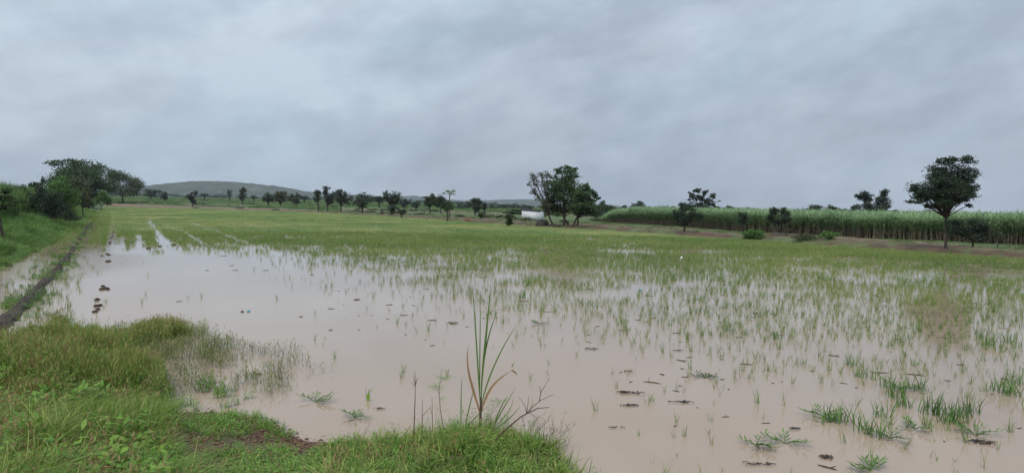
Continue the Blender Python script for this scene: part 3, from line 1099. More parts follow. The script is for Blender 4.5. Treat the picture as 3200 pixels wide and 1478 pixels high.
tree('bush', 'mid green bush between the tall crop and the dark shrub', 'bush', (112, 655), lobes_box(88, 135, 592, 650, 5, 4), M_tree_mid, 2500, 0.07, 0.22, group=BL, D=78)
tree('small_tree', 'thin dark tree rising behind the tall crop at the left', 'tree', (132, 600), [(132, 560, 5, 7), (134, 570, 6, 8), (128, 576, 6, 6)], M_tree_dark, 300, 0.12, 0.3, D=150)
tree('bush', 'low dark bush showing over the tall crop, left of the thin tree', 'bush', (108, 595), lobes_box(92, 128, 571, 590, 4, 6), M_tree_dark, 500, 0.1, 0.4, group=BL, D=150)
tree('bush', 'pale green bush right of the olive bush at the end of the left bank', 'bush', (315, 642), lobes_box(298, 345, 597, 640, 5, 7), M_tree_bright, 2500, 0.1, 0.4, group=BL, D=190)

# the row of trees beyond the far bank, left to right:  label, base, boxes
FT = 'trees and bushes beyond the far bank'
far_specs = [
    ('bush', 'low dark bush just right of the olive tree, before the hill', (470, 612), [(447, 497, 591, 612)], M_tree_far, 900, 520),
    ('bush', 'round dark bush in the far green field below the hill', (514, 622), [(502, 526, 600, 620)], M_tree_far, 700, 480),
    ('small_tree', 'lone crooked tree standing at the edge of the brown ploughed strip', (602, 641), [(583, 606, 606, 622), (600, 618, 594, 608), (592, 612, 618, 634)], M_tree_far, 1100, 300),
    ('bush', 'faint low bush line far off under the hill, left of the slender tree', (640, 614), [(622, 650, 605, 613)], M_tree_far, 350, 620),
    ('small_tree', 'thin faint bare tree under the hill left of the slender pale tree', (717, 616), [(711, 724, 592, 612)], M_tree_grey, 130, 520),
    ('slender_tree', 'slender pale green poplar-like tree under the hill', (756, 628), [(750, 767, 585, 603), (749, 764, 600, 618), (752, 764, 614, 626)], M_tree_olive, 900, 400),
    ('bush', 'very low dark bush right of the slender pale tree', (793, 620), [(783, 803, 612, 619)], M_tree_far, 300, 520),
    ('tree', 'dark rounded tree, leftmost of three clumped under the hill slope', (838, 634), [(823, 856, 604, 632)], M_tree_far, 1300, 350),
    ('tree', 'olive topped tree, middle of three clumped under the hill slope', (876, 634), [(853, 899, 600, 632), (868, 898, 597, 612)], M_tree_olive, 1600, 350),
    ('tree', 'dark squat tree, rightmost of three clumped under the hill slope', (920, 636), [(902, 937, 605, 634)], M_tree_far, 1300, 350),
    ('bush', 'low distant bush behind the right end of the three clumped trees', (950, 626), [(938, 968, 612, 624)], M_tree_grey, 500, 520),
    ('tree', 'narrow dark tree with a thin trunk, left of the tall two-tiered tree', (995, 648), [(979, 1003, 596, 612), (982, 1000, 608, 632)], M_tree_far, 900, 235),
    ('tree', 'tall two-tiered tree with a high tuft at the top left', (1023, 648), [(1008, 1028, 581, 597), (1004, 1020, 596, 606), (1014, 1048, 597, 634), (1018, 1040, 610, 640)], M_tree_grey, 1700, 235),
    ('tree', 'dark tree with a pale feathery branch over its top', (1065, 653), [(1046, 1078, 594, 630), (1064, 1099, 600, 640), (1050, 1070, 590, 600)], M_tree_far, 2000, 225),
    ('tree', 'dense dark mushroom-shaped tree with a short stout trunk', (1132, 660), [(1108, 1168, 603, 636), (1112, 1150, 610, 648)], M_tree_far, 2300, 205),
    ('bush', 'small grey tree between the mushroom-shaped and the twin-crowned trees', (1184, 640), [(1168, 1200, 612, 634)], M_tree_grey, 700, 380),
    ('tree', 'twin-crowned dark tree with a thin left crown and a broad right one', (1220, 666), [(1195, 1214, 597, 612), (1196, 1216, 608, 626), (1212, 1252, 601, 634), (1214, 1244, 620, 640)], M_tree_far, 2200, 180),
    ('bush', 'low dark bush at the foot of the twin-crowned tree', (1226, 668), [(1213, 1240, 638, 662)], M_tree_far, 900, 178),
    ('bush', 'grey bush right behind the twin-crowned tree', (1263, 645), [(1250, 1278, 622, 644)], M_tree_grey, 700, 330),
    ('bush', 'round dark bush on the far bank, right below the twin-crowned tree', (1254, 669), [(1242, 1267, 654, 668)], M_tree_far, 900, 150),
    ('bush', 'round dark bush midway to the tree pair left of the papaya', (1299, 648), [(1284, 1315, 627, 647)], M_tree_far, 900, 330),
    ('tree', 'olive tree, left one of the pair beside the papaya', (1343, 658), [(1328, 1362, 608, 632), (1324, 1346, 625, 645), (1340, 1364, 622, 640)], M_tree_olive, 1900, 215),
    ('tree', 'dark tree, right one of the pair beside the papaya', (1378, 656), [(1358, 1392, 611, 636), (1355, 1384, 625, 648)], M_tree_far, 1900, 225),
    ('bush', 'leafy green shrub round the papaya trunk', (1398, 682), [(1378, 1421, 628, 658), (1376, 1400, 636, 654)], M_tree_mid, 1900, 128),
    ('tree', 'dark round tree midway between the papaya and the white hut', (1484, 665), [(1463, 1508, 622, 652), (1470, 1492, 618, 630), (1478, 1502, 640, 660)], M_tree_far, 2300, 200),
    ('small_tree', 'small thin tree just right of the dark round tree', (1515, 668), [(1508, 1521, 634, 656)], M_tree_grey, 500, 190),
    ('bush', 'grey-green bush line left of the dark round tree, far off', (1448, 658), [(1423, 1473, 638, 656)], M_tree_grey, 1000, 420),
    ('bush', 'dark far bush right of the dark round tree', (1536, 660), [(1518, 1556, 642, 659)], M_tree_far, 900, 400),
    ('bush', 'tiny round green bush on the grass left of the white hut', (1503, 680), [(1496, 1511, 665, 679)], M_tree_mid, 700, 150),
    ('bush', 'grey-green far tree clump, first left of the hut roof', (1570, 655), [(1548, 1592, 638, 653)], M_tree_grey, 900, 520),
    ('bush', 'grey-green far tree clump behind the hut roof', (1610, 656), [(1590, 1632, 638, 655)], M_tree_grey, 900, 520),
    ('bush', 'dark far tree clump over the right of the hut roof', (1648, 660), [(1627, 1668, 641, 657)], M_tree_far, 900, 450),
    ('bush', 'mid green bush just left of the white hut', (1612, 668), [(1590, 1636, 652, 668)], M_tree_mid, 1200, 230),
    ('bush', 'spindly shrub on the bank in front of the hut, left', (1588, 701), [(1578, 1601, 668, 682), (1580, 1604, 684, 702)], M_tree_mid, 1200, 104),
    ('tree', 'rounded bushy dark tree mass behind the right of the tall tree clump', (1885, 676), [(1850, 1900, 630, 668), (1880, 1925, 640, 672), (1845, 1875, 640, 672)], M_tree_mid, 4200, 160),
    ('bush', 'dark bush inside the foot of the rounded tree mass', (1875, 684), [(1858, 1895, 652, 680)], M_tree_far, 1400, 140),
    ('bush', 'bush left of the cane field end, half hidden by the tall tree clump', (1700, 680), [(1676, 1722, 655, 680)], M_tree_mid, 1100, 190),
    ('tree', 'dark bushy tree peeping over the left part of the cane', (2000, 660), [(1978, 2021, 632, 656), (1990, 2012, 630, 640)], M_tree_far, 1500, 300),
    ('bush', 'tiny bush right beside the dark tree over the left cane', (2028, 658), [(2023, 2034, 645, 656)], M_tree_far, 250, 300),
    ('small_tree', 'tiny far tree at the very left of the cane skyline', (1952, 652), [(1947, 1959, 641, 650)], M_tree_far, 200, 420),
    ('bush', 'long flat far bush over the cane, left of the open-crowned tree', (2090, 658), [(2067, 2096, 644, 655), (2090, 2125, 646, 656)], M_tree_far, 500, 420),
    ('bush', 'low domed bush over the cane, right of the open-crowned tree', (2283, 664), [(2257, 2309, 643, 662)], M_tree_far, 1300, 300),
    ('bush', 'small round dark tree, first of two over the middle of the cane', (2549, 668), [(2530, 2569, 638, 666)], M_tree_far, 1100, 260),
    ('bush', 'small rounded olive tree, second of two over the middle of the cane', (2598, 668), [(2579, 2619, 643, 666)], M_tree_olive, 1100, 260),
    ('bush', 'low far bush just right of the rounded olive tree', (2635, 668), [(2622, 2650, 652, 668)], M_tree_far, 500, 300),
    ('bush', 'low far bush line left of the umbrella tree trunk', (2880, 674), [(2836, 2880, 660, 672), (2875, 2937, 655, 672)], M_tree_far, 800, 420),
    ('bush', 'long low far tree line right of the umbrella tree, left half', (3070, 676), [(3031, 3080, 664, 676), (3070, 3115, 663, 676)], M_tree_far, 900, 420),
    ('bush', 'long low far tree line right of the umbrella tree, at the edge', (3160, 678), [(3115, 3165, 667, 678), (3150, 3215, 669, 679)], M_tree_far, 900, 420),
]
for i, (nm, lab, b, boxes, mat, nl, D) in enumerate(far_specs):
    lobes = []
    for j, (u0, u1, v0, v1) in enumerate(boxes):
        jr = random.Random(i * 31 + j)
        lobes += lobes_box(u0 - jr.uniform(0, 3), u1 + jr.uniform(0, 3), v0 + jr.uniform(-1, 1), v1 + jr.uniform(0, 3), jr.choice((4, 5, 6, 7)), i * 7 + j)
    tree(nm, lab, 'bush' if nm == 'bush' else 'tree', b, lobes, mat, nl, max(0.07, 0.0011 * D), max(0.14, D * 0.0021), group=FT, D=D, sub=7, clump=0.3)

tree('open_crowned_tree', 'wide open-crowned dark tree behind the left half of the cane', 'tree', (2190, 672),
     [(2160, 605, 10, 9), (2178, 598, 12, 9), (2200, 602, 12, 10), (2220, 612, 12, 10), (2155, 622, 14, 11), (2182, 620, 16, 12), (2212, 628, 16, 12), (2232, 636, 13, 9), (2195, 642, 18, 12), (2165, 645, 16, 12), (2240, 650, 10, 7), (2222, 650, 12, 7), (2140, 640, 10, 9), (2246, 628, 4, 3)],
     M_tree_grey, 3800, 0.28, 0.42, D=170, sub=7, clump=0.22, group='trees in and before the cane')
tree('open_crowned_tree', 'wide grey open-crowned tree behind the cane, left of the umbrella-shaped tree', 'tree', (2730, 680),
     [(2700, 606, 14, 9), (2688, 618, 10, 8), (2715, 622, 16, 10), (2752, 606, 12, 10), (2765, 618, 12, 9), (2740, 628, 18, 11), (2700, 640, 16, 9), (2728, 646, 22, 10), (2760, 640, 16, 10), (2680, 652, 14, 8), (2775, 654, 14, 8), (2745, 656, 22, 8), (2710, 658, 22, 8), (2790, 662, 8, 5), (2672, 660, 8, 6)],
     M_tree_grey, 6500, 0.2, 0.42, D=170, sub=9, clump=0.34, vs=1.3, group='trees in and before the cane')
tree('shrubby_tree', 'low dark short-trunked tree on the bank before the left half of the cane', 'tree', (2136, 724),
     [(2125, 655, 14, 12), (2145, 650, 16, 12), (2160, 665, 18, 14), (2125, 675, 18, 14), (2150, 685, 24, 14), (2135, 697, 20, 10), (2180, 672, 16, 8), (2110, 665, 10, 10), (2195, 680, 10, 5), (2158, 640, 12, 8), (2130, 640, 8, 8)],
     M_tree_dark, 4500, 0.12, 0.17, group='trees in and before the cane', sub=9, clump=0.28)
tree('shrubby_tree', 'dark round tree before the middle of the cane, on a dark mound', 'tree', (2430, 733),
     [(2408, 655, 12, 10), (2425, 662, 16, 12), (2450, 660, 14, 12), (2465, 672, 12, 12), (2412, 678, 16, 12), (2440, 682, 20, 14), (2458, 690, 14, 10), (2425, 695, 16, 9)],
     M_tree_dark, 4200, 0.07, 0.16, group='trees in and before the cane', sub=9, clump=0.28)
tree('bush', 'dark bush set in the front of the cane, left of the dark round tree', 'bush', (2322, 712), lobes_box(2306, 2336, 660, 700, 5, 31), M_tree_dark, 1500, 0.06, 0.16, group='trees in and before the cane', D=84)
tree('bush', 'bright green round bush at the edge of the rice, middle right', 'bush', (2352, 748), lobes_box(2314, 2392, 717, 750, 8, 32), M_tree_bright, 3500, 0.05, 0.16, group='trees in and before the cane', clump=0.3)
tree('bush', 'small bright shrub on the bank left of the umbrella tree', 'bush', (2590, 747), lobes_box(2562, 2618, 721, 746, 6, 33), M_tree_bright, 1500, 0.04, 0.13, group='trees in and before the cane')
tree('bush', 'wide dark low shrub on the bank between the round tree and the small bright shrub', 'bush', (2515, 752), lobes_box(2478, 2556, 731, 752, 6, 34), M_tree_olive, 1700, 0.04, 0.12, group='trees in and before the cane')
tree('bush', 'dark bush before the cane at the right of the umbrella tree', 'bush', (3040, 772),
     [(3005, 700, 18, 14), (3035, 695, 24, 12), (3060, 715, 20, 16), (3030, 725, 26, 16), (3005, 725, 18, 14), (3040, 745, 24, 12), (3075, 735, 14, 14)],
     M_tree_dark, 3800, 0.07, 0.15, group='trees in and before the cane', D=57, clump=0.3)
tree('small_tree', 'thin bare trunk with few leaves left of the bright bush before the cane', 'tree', (3118, 772), [(3110, 720, 12, 9), (3125, 735, 12, 9)], M_tree_olive, 400, 0.04, 0.12, D=58, group='trees in and before the cane')


# ------------------------------------------------------------------ papaya
def papaya():
    base = hit(1403, 680)
    D = base[1]
    s = D / F
    top = at_depth(1406, 612, D) - base
    e = tag(empty('papaya_tree', base), 'papaya tree with a flat pale green tuft on a tall thin trunk', 'tree', FT)
    m = MB()
    ts = np.linspace(0, 1, 7)[:, None]
    m.tube(ts * top + np.array([0.05, 0, 0]) * np.sin(ts * 5), np.linspace(0.16, 0.09, 7), 7, 0.5, False)
    obj('trunk', m.mesh('trunk', True), M_twig, e)
    r = random.Random(5)
    for k in range(15):
        az = k * 2.4
        lift = r.uniform(0.25, 1.1)
        L = 1.25 * r.uniform(0.8, 1.15)
        tip = top + np.array([math.cos(az) * L * math.cos(lift) * 0.95, math.sin(az) * L * math.cos(lift), L * math.sin(lift) * 1.0 + 0.1])
        b = MB()
        b.tube([top, (top + tip) / 2 + np.array([0, 0, 0.12]), tip], [0.03, 0.02, 0.015], 4, 0.5, False)
        for j in range(7):
            a2 = az + (j - 3) * 0.55
            b.leaf(tip, a2, -0.25 - 0.1 * abs(j - 3), 0.6, 0.26, r.random())
        obj('leaf', b.mesh('leaf'), M_tree_bright, e)


papaya()


# ------------------------------------------------------------------ hut
def hut():
    p0 = hit(1630, 688)
    p1 = hit(1688, 689.5)
    p1 = p0 + (p1 - p0) * 1.0
    D = p0[1]
    W = 4.0 * D / 150.0
    W = (1689 - 1629) / F * D
    ang = math.atan2(p1[1] - p0[1], p1[0] - p0[0])
    ang = max(-0.3, min(0.3, ang))
    e = tag(empty('hut', (p0[0], p0[1], p0[2] - 0.05), ang), 'small whitewashed hut with a thin sloping dark roof, left of the tall trees', 'hut')
    hL = (687 - 654.5) / F * D + 0.05
    hR = hL - 0.25
    dp = 3.0
    M_lime = rough_mat('limewash', [(0.3, (0.3, 0.3, 0.32)), (0.48, (0.54, 0.55, 0.57)), (0.7, (0.66, 0.67, 0.7))], 1.7, 0.9, 0.4, 10)
    M_grey = rough_mat('sheet_roof', [(0.3, (0.018, 0.018, 0.02)), (0.7, (0.05, 0.048, 0.045))], 3, 0.6, 0.3)
    # four walls, each a thick slab; courses of block are hidden under limewash
    for (x0, x1, y0, y1, za, zb) in ((0, W, 0, 0.2, hL, hR), (0, W, dp - 0.2, dp, hL, hR), (0, 0.2, 0.2, dp - 0.2, hL, hL - 0.01), (W - 0.2, W, 0.2, dp - 0.2, hR + 0.01, hR)):
        m = MB()
        m.box((x0, y0, -0.2), (x1, y1, 1.0))
        V = m.V[0]
        V[4:, 2] = np.where(V[4:, 0] < W / 2, za, zb)
        obj('wall', m.mesh('wall'), M_lime, e)
    m = MB()
    n = 26
    xs = np.linspace(-0.12, W + 0.1, n)
    zt = hL + 0.03 + (hR - hL) * xs / W + 0.02 * np.cos(np.arange(n) * math.pi)
    V = []
    for yy, dz in ((-0.22, 0), (dp + 0.2, 0.0), (dp + 0.2, 0.13), (-0.22, 0.13)):
        V.append(np.stack([xs, np.full(n, yy), zt + dz], 1))
    V = np.vstack(V)
    Q = []
    for a, b in ((0, 1), (1, 2), (2, 3), (3, 0)):
        for i in range(n - 1):
            Q.append((a * n + i, a * n + i + 1, b * n + i + 1, b * n + i))
    m.add(V, Q)
    obj('roof', m.mesh('roof'), M_grey, e)
    m = MB()
    for x in (0.3, W * 0.35, W * 0.7, W - 0.3):
        m.tube([(x, -0.15, hL - 0.02 + (hR - hL) * x / W), (x, dp + 0.15, hL - 0.02 + (hR - hL) * x / W)], [0.04, 0.04], 6)
    # stones along the foot
    for x in (0.75 * W, 0.3 * W):
        s_ = MB()
        rock(s_, (x, -0.35, 0.1), 0.2, int(x * 10))
        obj('stone', s_.mesh('stone', True), M_mud, e)


def rock(m, c, r, seed, sq=(1, 1, 0.7), rough=0.25, nu=9, nv=6):
    rs = np.random.default_rng(seed)
    ph = rs.random(6) * 6.28
    V = []
    for i in range(nv + 1):
        t = math.pi * i / nv
        for j in range(nu):
            a = 2 * math.pi * j / nu
            d = np.array([math.sin(t) * math.cos(a), math.sin(t) * math.sin(a), math.cos(t)])
            k = 1 + rough * (math.sin(2.3 * d[0] * 2 + ph[0]) * math.sin(3.1 * d[1] + ph[1]) + 0.6 * math.sin(5 * d[2] + 3 * d[0] + ph[2])) + rs.uniform(-.5, .5) * rough * (0 < i < nv)
            V.append(np.array(c) + d * r * k * np.array(sq))
    Q = [(i * nu + j, i * nu + (j + 1) % nu, (i + 1) * nu + (j + 1) % nu, (i + 1) * nu + j) for i in range(nv) for j in range(nu)]
    m.add(V, Q)


hut()


# ------------------------------------------------------------------ mounds and clods
def mound(u, v, w, h, mat, name, label, seed, group=None):
    b = hit(u, v)
    s = b[1] / F
    m = MB()
    rock(m, (0, 0, 0), 1.0, seed, (w * s / 2, w * s * 0.4, h * s * 1.0), 0.16, 20, 12)
    o = obj(name, m.mesh(name, True), mat, None, (b[0], b[1] + w * s * 0.3, b[2] - 0.03))
    tag(o, label, 'mound' if 'mound' in name else 'clod', group)
    return o


MG = 'earth mounds along the far bank'
mound(1697, 707, 46, 19, M_mud, 'earth_mound', 'dark heap of earth between the hut and the half bare tree', 1, MG)
mound(1463, 691, 34, 11, M_redsoil, 'earth_mound', 'low reddish mound on the bank right of the papaya', 2, MG)
mound(747, 652, 26, 6, M_mud, 'earth_mound', 'small black mound at the edge of the far ploughed strip', 3, MG)
mound(612, 650, 22, 4, M_mud, 'earth_mound', 'flat dark mound left of the small black mound', 4, MG)
mound(1192, 669, 16, 10, M_mud, 'earth_mound', 'small dark mound on the grass below the twin-crowned tree', 5, MG)
mound(2436, 738, 56, 11, M_mud, 'earth_mound', 'dark mound at the foot of the round tree before the cane', 6, MG)
mound(860, 657, 24, 4, M_mud, 'earth_mound', 'thin dark mound under the three clumped trees', 9, MG)


# ------------------------------------------------------------------ mud ridge between the ditch and the field, left
def ridge():
    path = [(-160, 1130), (-60, 1062), (10, 1012), (60, 965), (110, 915), (150, 872), (190, 832), (212, 800), (230, 776), (248, 750), (262, 728), (276, 706), (290, 690)]
    P = np.array([on_plane(u, v) for u, v in path])
    t = np.linspace(0, 1, 900)
    cum = np.concatenate([[0], np.cumsum(np.linalg.norm(np.diff(P, axis=0), axis=1))])
    cum /= cum[-1]
    C = np.stack([np.interp(t, cum, P[:, 0]), np.interp(t, cum, P[:, 1])], 1)
    tan = np.gradient(C, axis=0)
    tan /= np.linalg.norm(tan, axis=1)[:, None]
    nn = np.stack([-tan[:, 1], tan[:, 0]], 1)
    k = 21
    V = []
    for j in range(k):
        q = (j / (k - 1) - 0.5) * 2
        w = (0.13 + 0.22 * fbm(t * 30 + 2, t * 0 + 5, 3)) * (1 - 0.5 * t)
        w = w * (0.9 if q > 0 else 1.1)
        p = C + nn * (q * w + 0.22 * (fbm(C[:, 0] * 1.3, C[:, 1] * 1.3, 3) - 0.5))[:, None]
        z = 0.20 * (1 - q * q) * (0.7 + 1.3 * (fbm(p[:, 0] * 3, p[:, 1] * 3, 4) - 0.4)) + 0.16 * (fbm(p[:, 0] * 8, p[:, 1] * 8, 3) - 0.5) - 0.045
        z = z - sstep(0.12, 0.3, t) * 0.26 * sstep(0.58, 0.45, fbm(C[:, 0] * 0.8 + 9, C[:, 1] * 0.8, 3))
        z = z * (1 - sstep(0.93, 1.0, t)) - 0.06 * sstep(0.9, 1, t)
        V.append(np.stack([p[:, 0], p[:, 1], z], 1))
    V = np.vstack(V)
    n = len(t)
    idx = np.arange(k * n).reshape(k, n)
    Q = np.stack([idx[:-1, :-1], idx[:-1, 1:], idx[1:, 1:], idx[1:, :-1]], -1).reshape(-1, 4)
    tag(obj('mud_ridge', mesh_np('mud_ridge', V, Q[:, ::-1], None, True), M_mud), 'narrow dark mud ridge running away at the left, with water on both sides', 'ridge')
    return C


RC = ridge()
clod_meshes = []
for i in range(6):
    m = MB()
    rock(m, (0, 0, 0.0), 0.11, 40 + i, (1.0, 1.0, 0.7), 0.35, 9, 6)
    clod_meshes.append(m.mesh('mud_clod', True))
for mm in clod_meshes:
    mm.materials.append(M_mud)
clods = [(298, 975, 1.3), (306, 968, 1.0), (302, 958, 1.4), (312, 955, 1.1), (303, 938, 1.3), (318, 905, 1.4), (330, 902, 1.6), (338, 905, 1.2), (322, 895, 1.0), (337, 818, 1.5), (335, 795, 1.2), (340, 797, 1.2),
         (340, 817, 1.4), (345, 757, 1.4), (348, 745, 1.2), (352, 738, 1.0), (343, 762, 1.1), (355, 725, 1.3), (318, 800, 0.9), (190, 828, 1.4), (228, 785, 1.3), (240, 765, 1.5), (262, 730, 1.8), (268, 722, 1.6), (215, 800, 1.2), (542, 766, 2.3), (464, 777, 1.8), (500, 771, 1.4)]
for k, (u, v, s) in enumerate(clods):
    x, y = on_plane(u, v)
    o = bpy.data.objects.new('mud_clod', clod_meshes[k % 6])
    COL.objects.link(o)
    o.location = (x, y, 0.02)
    o.rotation_euler = (0, 0, k * 1.3)
    s *= 0.5 if v > 890 else 0.62
    o.scale = (s * 1.15, s, s * 0.8)
    tag(o, 'wet black clod of mud standing out of the shallow water at the left', 'clod', 'black mud clods in the water at the left')

# ------------------------------------------------------------------ floating straw and debris
straws = []
for i in range(7):
    r = random.Random(i + 60)
    m = MB()
    L = 1.0
    t = np.linspace(-0.5, 0.5, 7)
    pts = np.stack([t, 0.05 * np.sin(t * 3 + i), 0.006 * np.cos(t * 5)], 1)
    m.tube(pts, np.array([0.6, 1, 1.1, 1, 1.1, 0.9, 0.5]) * 0.028, 6)
    if i % 3 == 0:
        m.tube([(0.1, 0, 0), (0.25, 0.1, 0.04), (0.3, 0.16, 0.05)], [0.018, 0.015, 0.008], 6)
    if i % 3 == 1:
        m.blade((-0.2, 0, 0), 2.0, 0.22, 0.03, 0.9, 0.5, 3)
    mm = m.mesh('floating_stalk', True)
    mm.materials.append(M_straw)
    straws.append(mm)


def straw(u, v, wpx, ang=0.0, label=None, k=0, thick=1.0):
    x, y = on_plane(u, v)
    o = bpy.data.objects.new('floating_stalk', straws[k % 7])
    COL.objects.link(o)
    L = wpx / F * y
    o.location = (x, y, 0.002)
    az = math.atan2(-x, y)
    o.rotation_euler = (0, 0, az + ang)
    th = min(1.0, max(0.45, L)) * thick
    o.scale = (L, th, th)
    tag(o, label or 'thin dark rotten stalk floating flat on the flooded field', 'stalk', 'dark stalks floating on the flood water')
    return o


named = [(2128, 1127, 40, -0.9, 'short dark stalk lying aslant in open water, lower centre right'),
         (2333, 1139, 38, -0.05, 'straight black stalk on open water, right of the slanting one'),
         (2068, 1171, 26, -0.8, 'stubby dark stalk in open water below the slanting one'),
         (1350, 1001, 32, 0.35, 'pale-topped dark stalk lying left of the tall reed tips'),
         (1262, 985, 28, 0.05, 'small dark stalk further left of the tall reed tips'),
         (2748, 1164, 58, 0.4, 'long dark stalk rising slightly to the right among the right-hand rice'),
         (2860, 1171, 56, -0.15, 'thick dark stalk right of the long rising one'),
         (2606, 1112, 34, -0.5, 'dark stalk among thin rice above the long rising stalk'),
         (2038, 1196, 58, -0.35, 'thin stalk with a green shoot at its end, lower centre right'),
         (1845, 904, 30, -0.1, 'thick dark stalk in the rice right of the gusty patch'),
         (2028, 925, 28, -0.1, 'dark stalk just right of the blue scrap in the rice'),
         (1636, 941, 36, -0.1, 'dark stalk under a rice tuft, above the tall reed'),
         (2950, 1055, 28, -0.1, 'short black lump-like stalk amid yellowing rice at the right'),
         (2585, 1460, 60, -0.6, 'long thin stalk at the bottom edge, lower right')]
for k, (u, v, w, a, lab) in enumerate(named):
    straw(u, v, w * 1.0, a, lab, k, 1.0)
rs = random.Random(11)
cnt = 0
while cnt < 135:
    u = rs.uniform(1050, 3190)
    v = 830 + 560 * rs.random() ** 2.0
    lim = 830 + (0 if u > 1400 else (1400 - u) * 0.12)
    if v < lim or (u < 1900 and v > 1080) or (v > 1250 and rs.random() < 0.6):
        continue
    if 1650 < u < 1860 and 830 < v < 890:
        continue
    w = 7 + 22 * rs.random() ** 1.6
    if fbm(np.array([u * 0.012]), np.array([v * 0.03]), 2)[0] < 0.42:
        continue
    straw(u, v, w, rs.gauss(0, 0.55), None, rs.randrange(7), rs.uniform(0.45, 0.85))
    cnt += 1
for (u, v, w) in [(700, 800, 22), (725, 830, 16), (735, 845, 18), (830, 845, 20), (648, 845, 14), (1035, 965, 20), (1115, 938, 26), (1115, 935, 18), (1217, 953, 24), (975, 860, 16), (560, 942, 20), (940, 990, 12), (1033, 1031, 14)]:
    straw(u, v, w, rs.gauss(0, 0.3), None, rs.randrange(7))


def weed_raft(u, v, s, seed, label):
    """a knot of dark roots and stems lying in the water"""
    x, y = on_plane(u, v)
    r = random.Random(seed)
    s = s * 0.58
    m = MB()
    for i in range(16):
        a = r.random() * 6.28
        l = r.uniform(0.08, 0.26) * s
        p = np.array([r.gauss(0, .12) * s, r.gauss(0, .04) * s, 0.01])
        m.tube([p, p + np.array([math.cos(a) * l * .5, math.sin(a) * l * .3, 0.035 * s * r.random()]), p + np.array([math.cos(a) * l, math.sin(a) * l * .5, 0.0])], [0.013 * s, 0.011 * s, 0.005], 6)
    o = obj('uprooted_clump', m.mesh('uprooted_clump'), M_straw, None, (x, y, 0.005))
    tag(o, label, 'clump', 'dark uprooted clumps in the water')


for k, (u, v, s, lab) in enumerate([(1965, 1229, 1.2, 'dark tangled clump of roots in open water, lower centre right'), (1964, 1268, 0.9, 'faint dark clump right below the tangled roots'),
                                    (2139, 1258, 0.9, 'flat dark clump of roots, right of the tangled roots'), (1844, 1091, 0.8, 'small dark knot in open water right of the tall reed'),
                                    (803, 1170, 0.7, 'small black lump by the standing grasses at the left'), (1183, 1278, 0.5, 'black twisted lump on the water near the shore, lower centre'),
                                    (1412, 1011, 1.0, 'two-lobed dark scrap left of the tall reed'), (2486, 1340, 0.7, 'dark knot among thin rice, lower right'),
                                    (2585, 1431, 0.9, 'black knotted stalk near the bottom edge, lower right'), (2120, 1096, 0.6, 'small dark crumb above the slanting stalk'),
                                    (1962, 1161, 0.6, 'small round dark scrap in open water at centre right'), (2375, 1453, 0.8, 'dark forked scrap at the bottom edge, lower right'),
                                    (1918, 1337, 0.5, 'lonely faint dark scrap in open water, lower centre right'), (3060, 1382, 1.3, 'dark weed knot under the leafy stems at the lower right')]):
    weed_raft(u, v, s, k, lab)


def scrap(u, v, w, mat, name, label, cat, seed, zs=0.4):
    x, y = on_plane(u, v)
    s = w / F * y
    m = MB()
    rs_ = np.random.default_rng(seed)
    n = 9
    g = np.linspace(-0.5, 0.5, n)
    XX, YY = np.meshgrid(g, g)
    ZZ = zs * np.exp(-(XX ** 2 + YY ** 2) * 7) * (0.7 + 0.6 * rs_.random((n, n))) + 0.02
    rr = np.hypot(XX, YY)
    k = np.where(rr > 0.5, 0.5 / rr, 1)
    V = np.stack([XX * k * s, YY * k * s * 0.8, ZZ * s], -1).reshape(-1, 3)
    idx = np.arange(n * n).reshape(n, n)
    m.add(V, np.stack([idx[:-1, :-1], idx[:-1, 1:], idx[1:, 1:], idx[1:, :-1]], -1).reshape(-1, 4))
    o = obj(name, m.mesh(name, True), mat, None, (x, y, 0.0))
    tag(o, label, cat)


scrap(777, 974, 13, M_blue, 'plastic_scrap', 'bright blue crumpled plastic scrap afloat on open water at the left', 'litter', 1)
scrap(757, 975, 12, M_straw, 'wilted_tuft', 'brown wilted tuft beside the blue plastic scrap', 'weed', 8)
scrap(2000, 908, 14, M_blue, 'plastic_scrap', 'pale blue plastic scrap among the rice, right of centre', 'litter', 2, 0.25)
scrap(2130, 809, 13, M_palebag, 'white_bag', 'white plastic bag at the edge of the dense rice', 'bag', 3, 0.55)
scrap(2593, 748, 12, M_palebag, 'white_stone', 'pale stone under the small bright shrub on the bank', 'stone', 4, 0.4)
x_, y_ = on_plane(1149, 1254)
m = MB()
m.leaf((0, 0, -0.02), 1.4, 1.35, 0.17, 0.07, 0.7)
tag(obj('drifting_leaf', m.mesh('drifting_leaf'), M_herb, None, (x_, y_, 0)), 'single yellow-green leaf upright in the water near the shore', 'leaf')

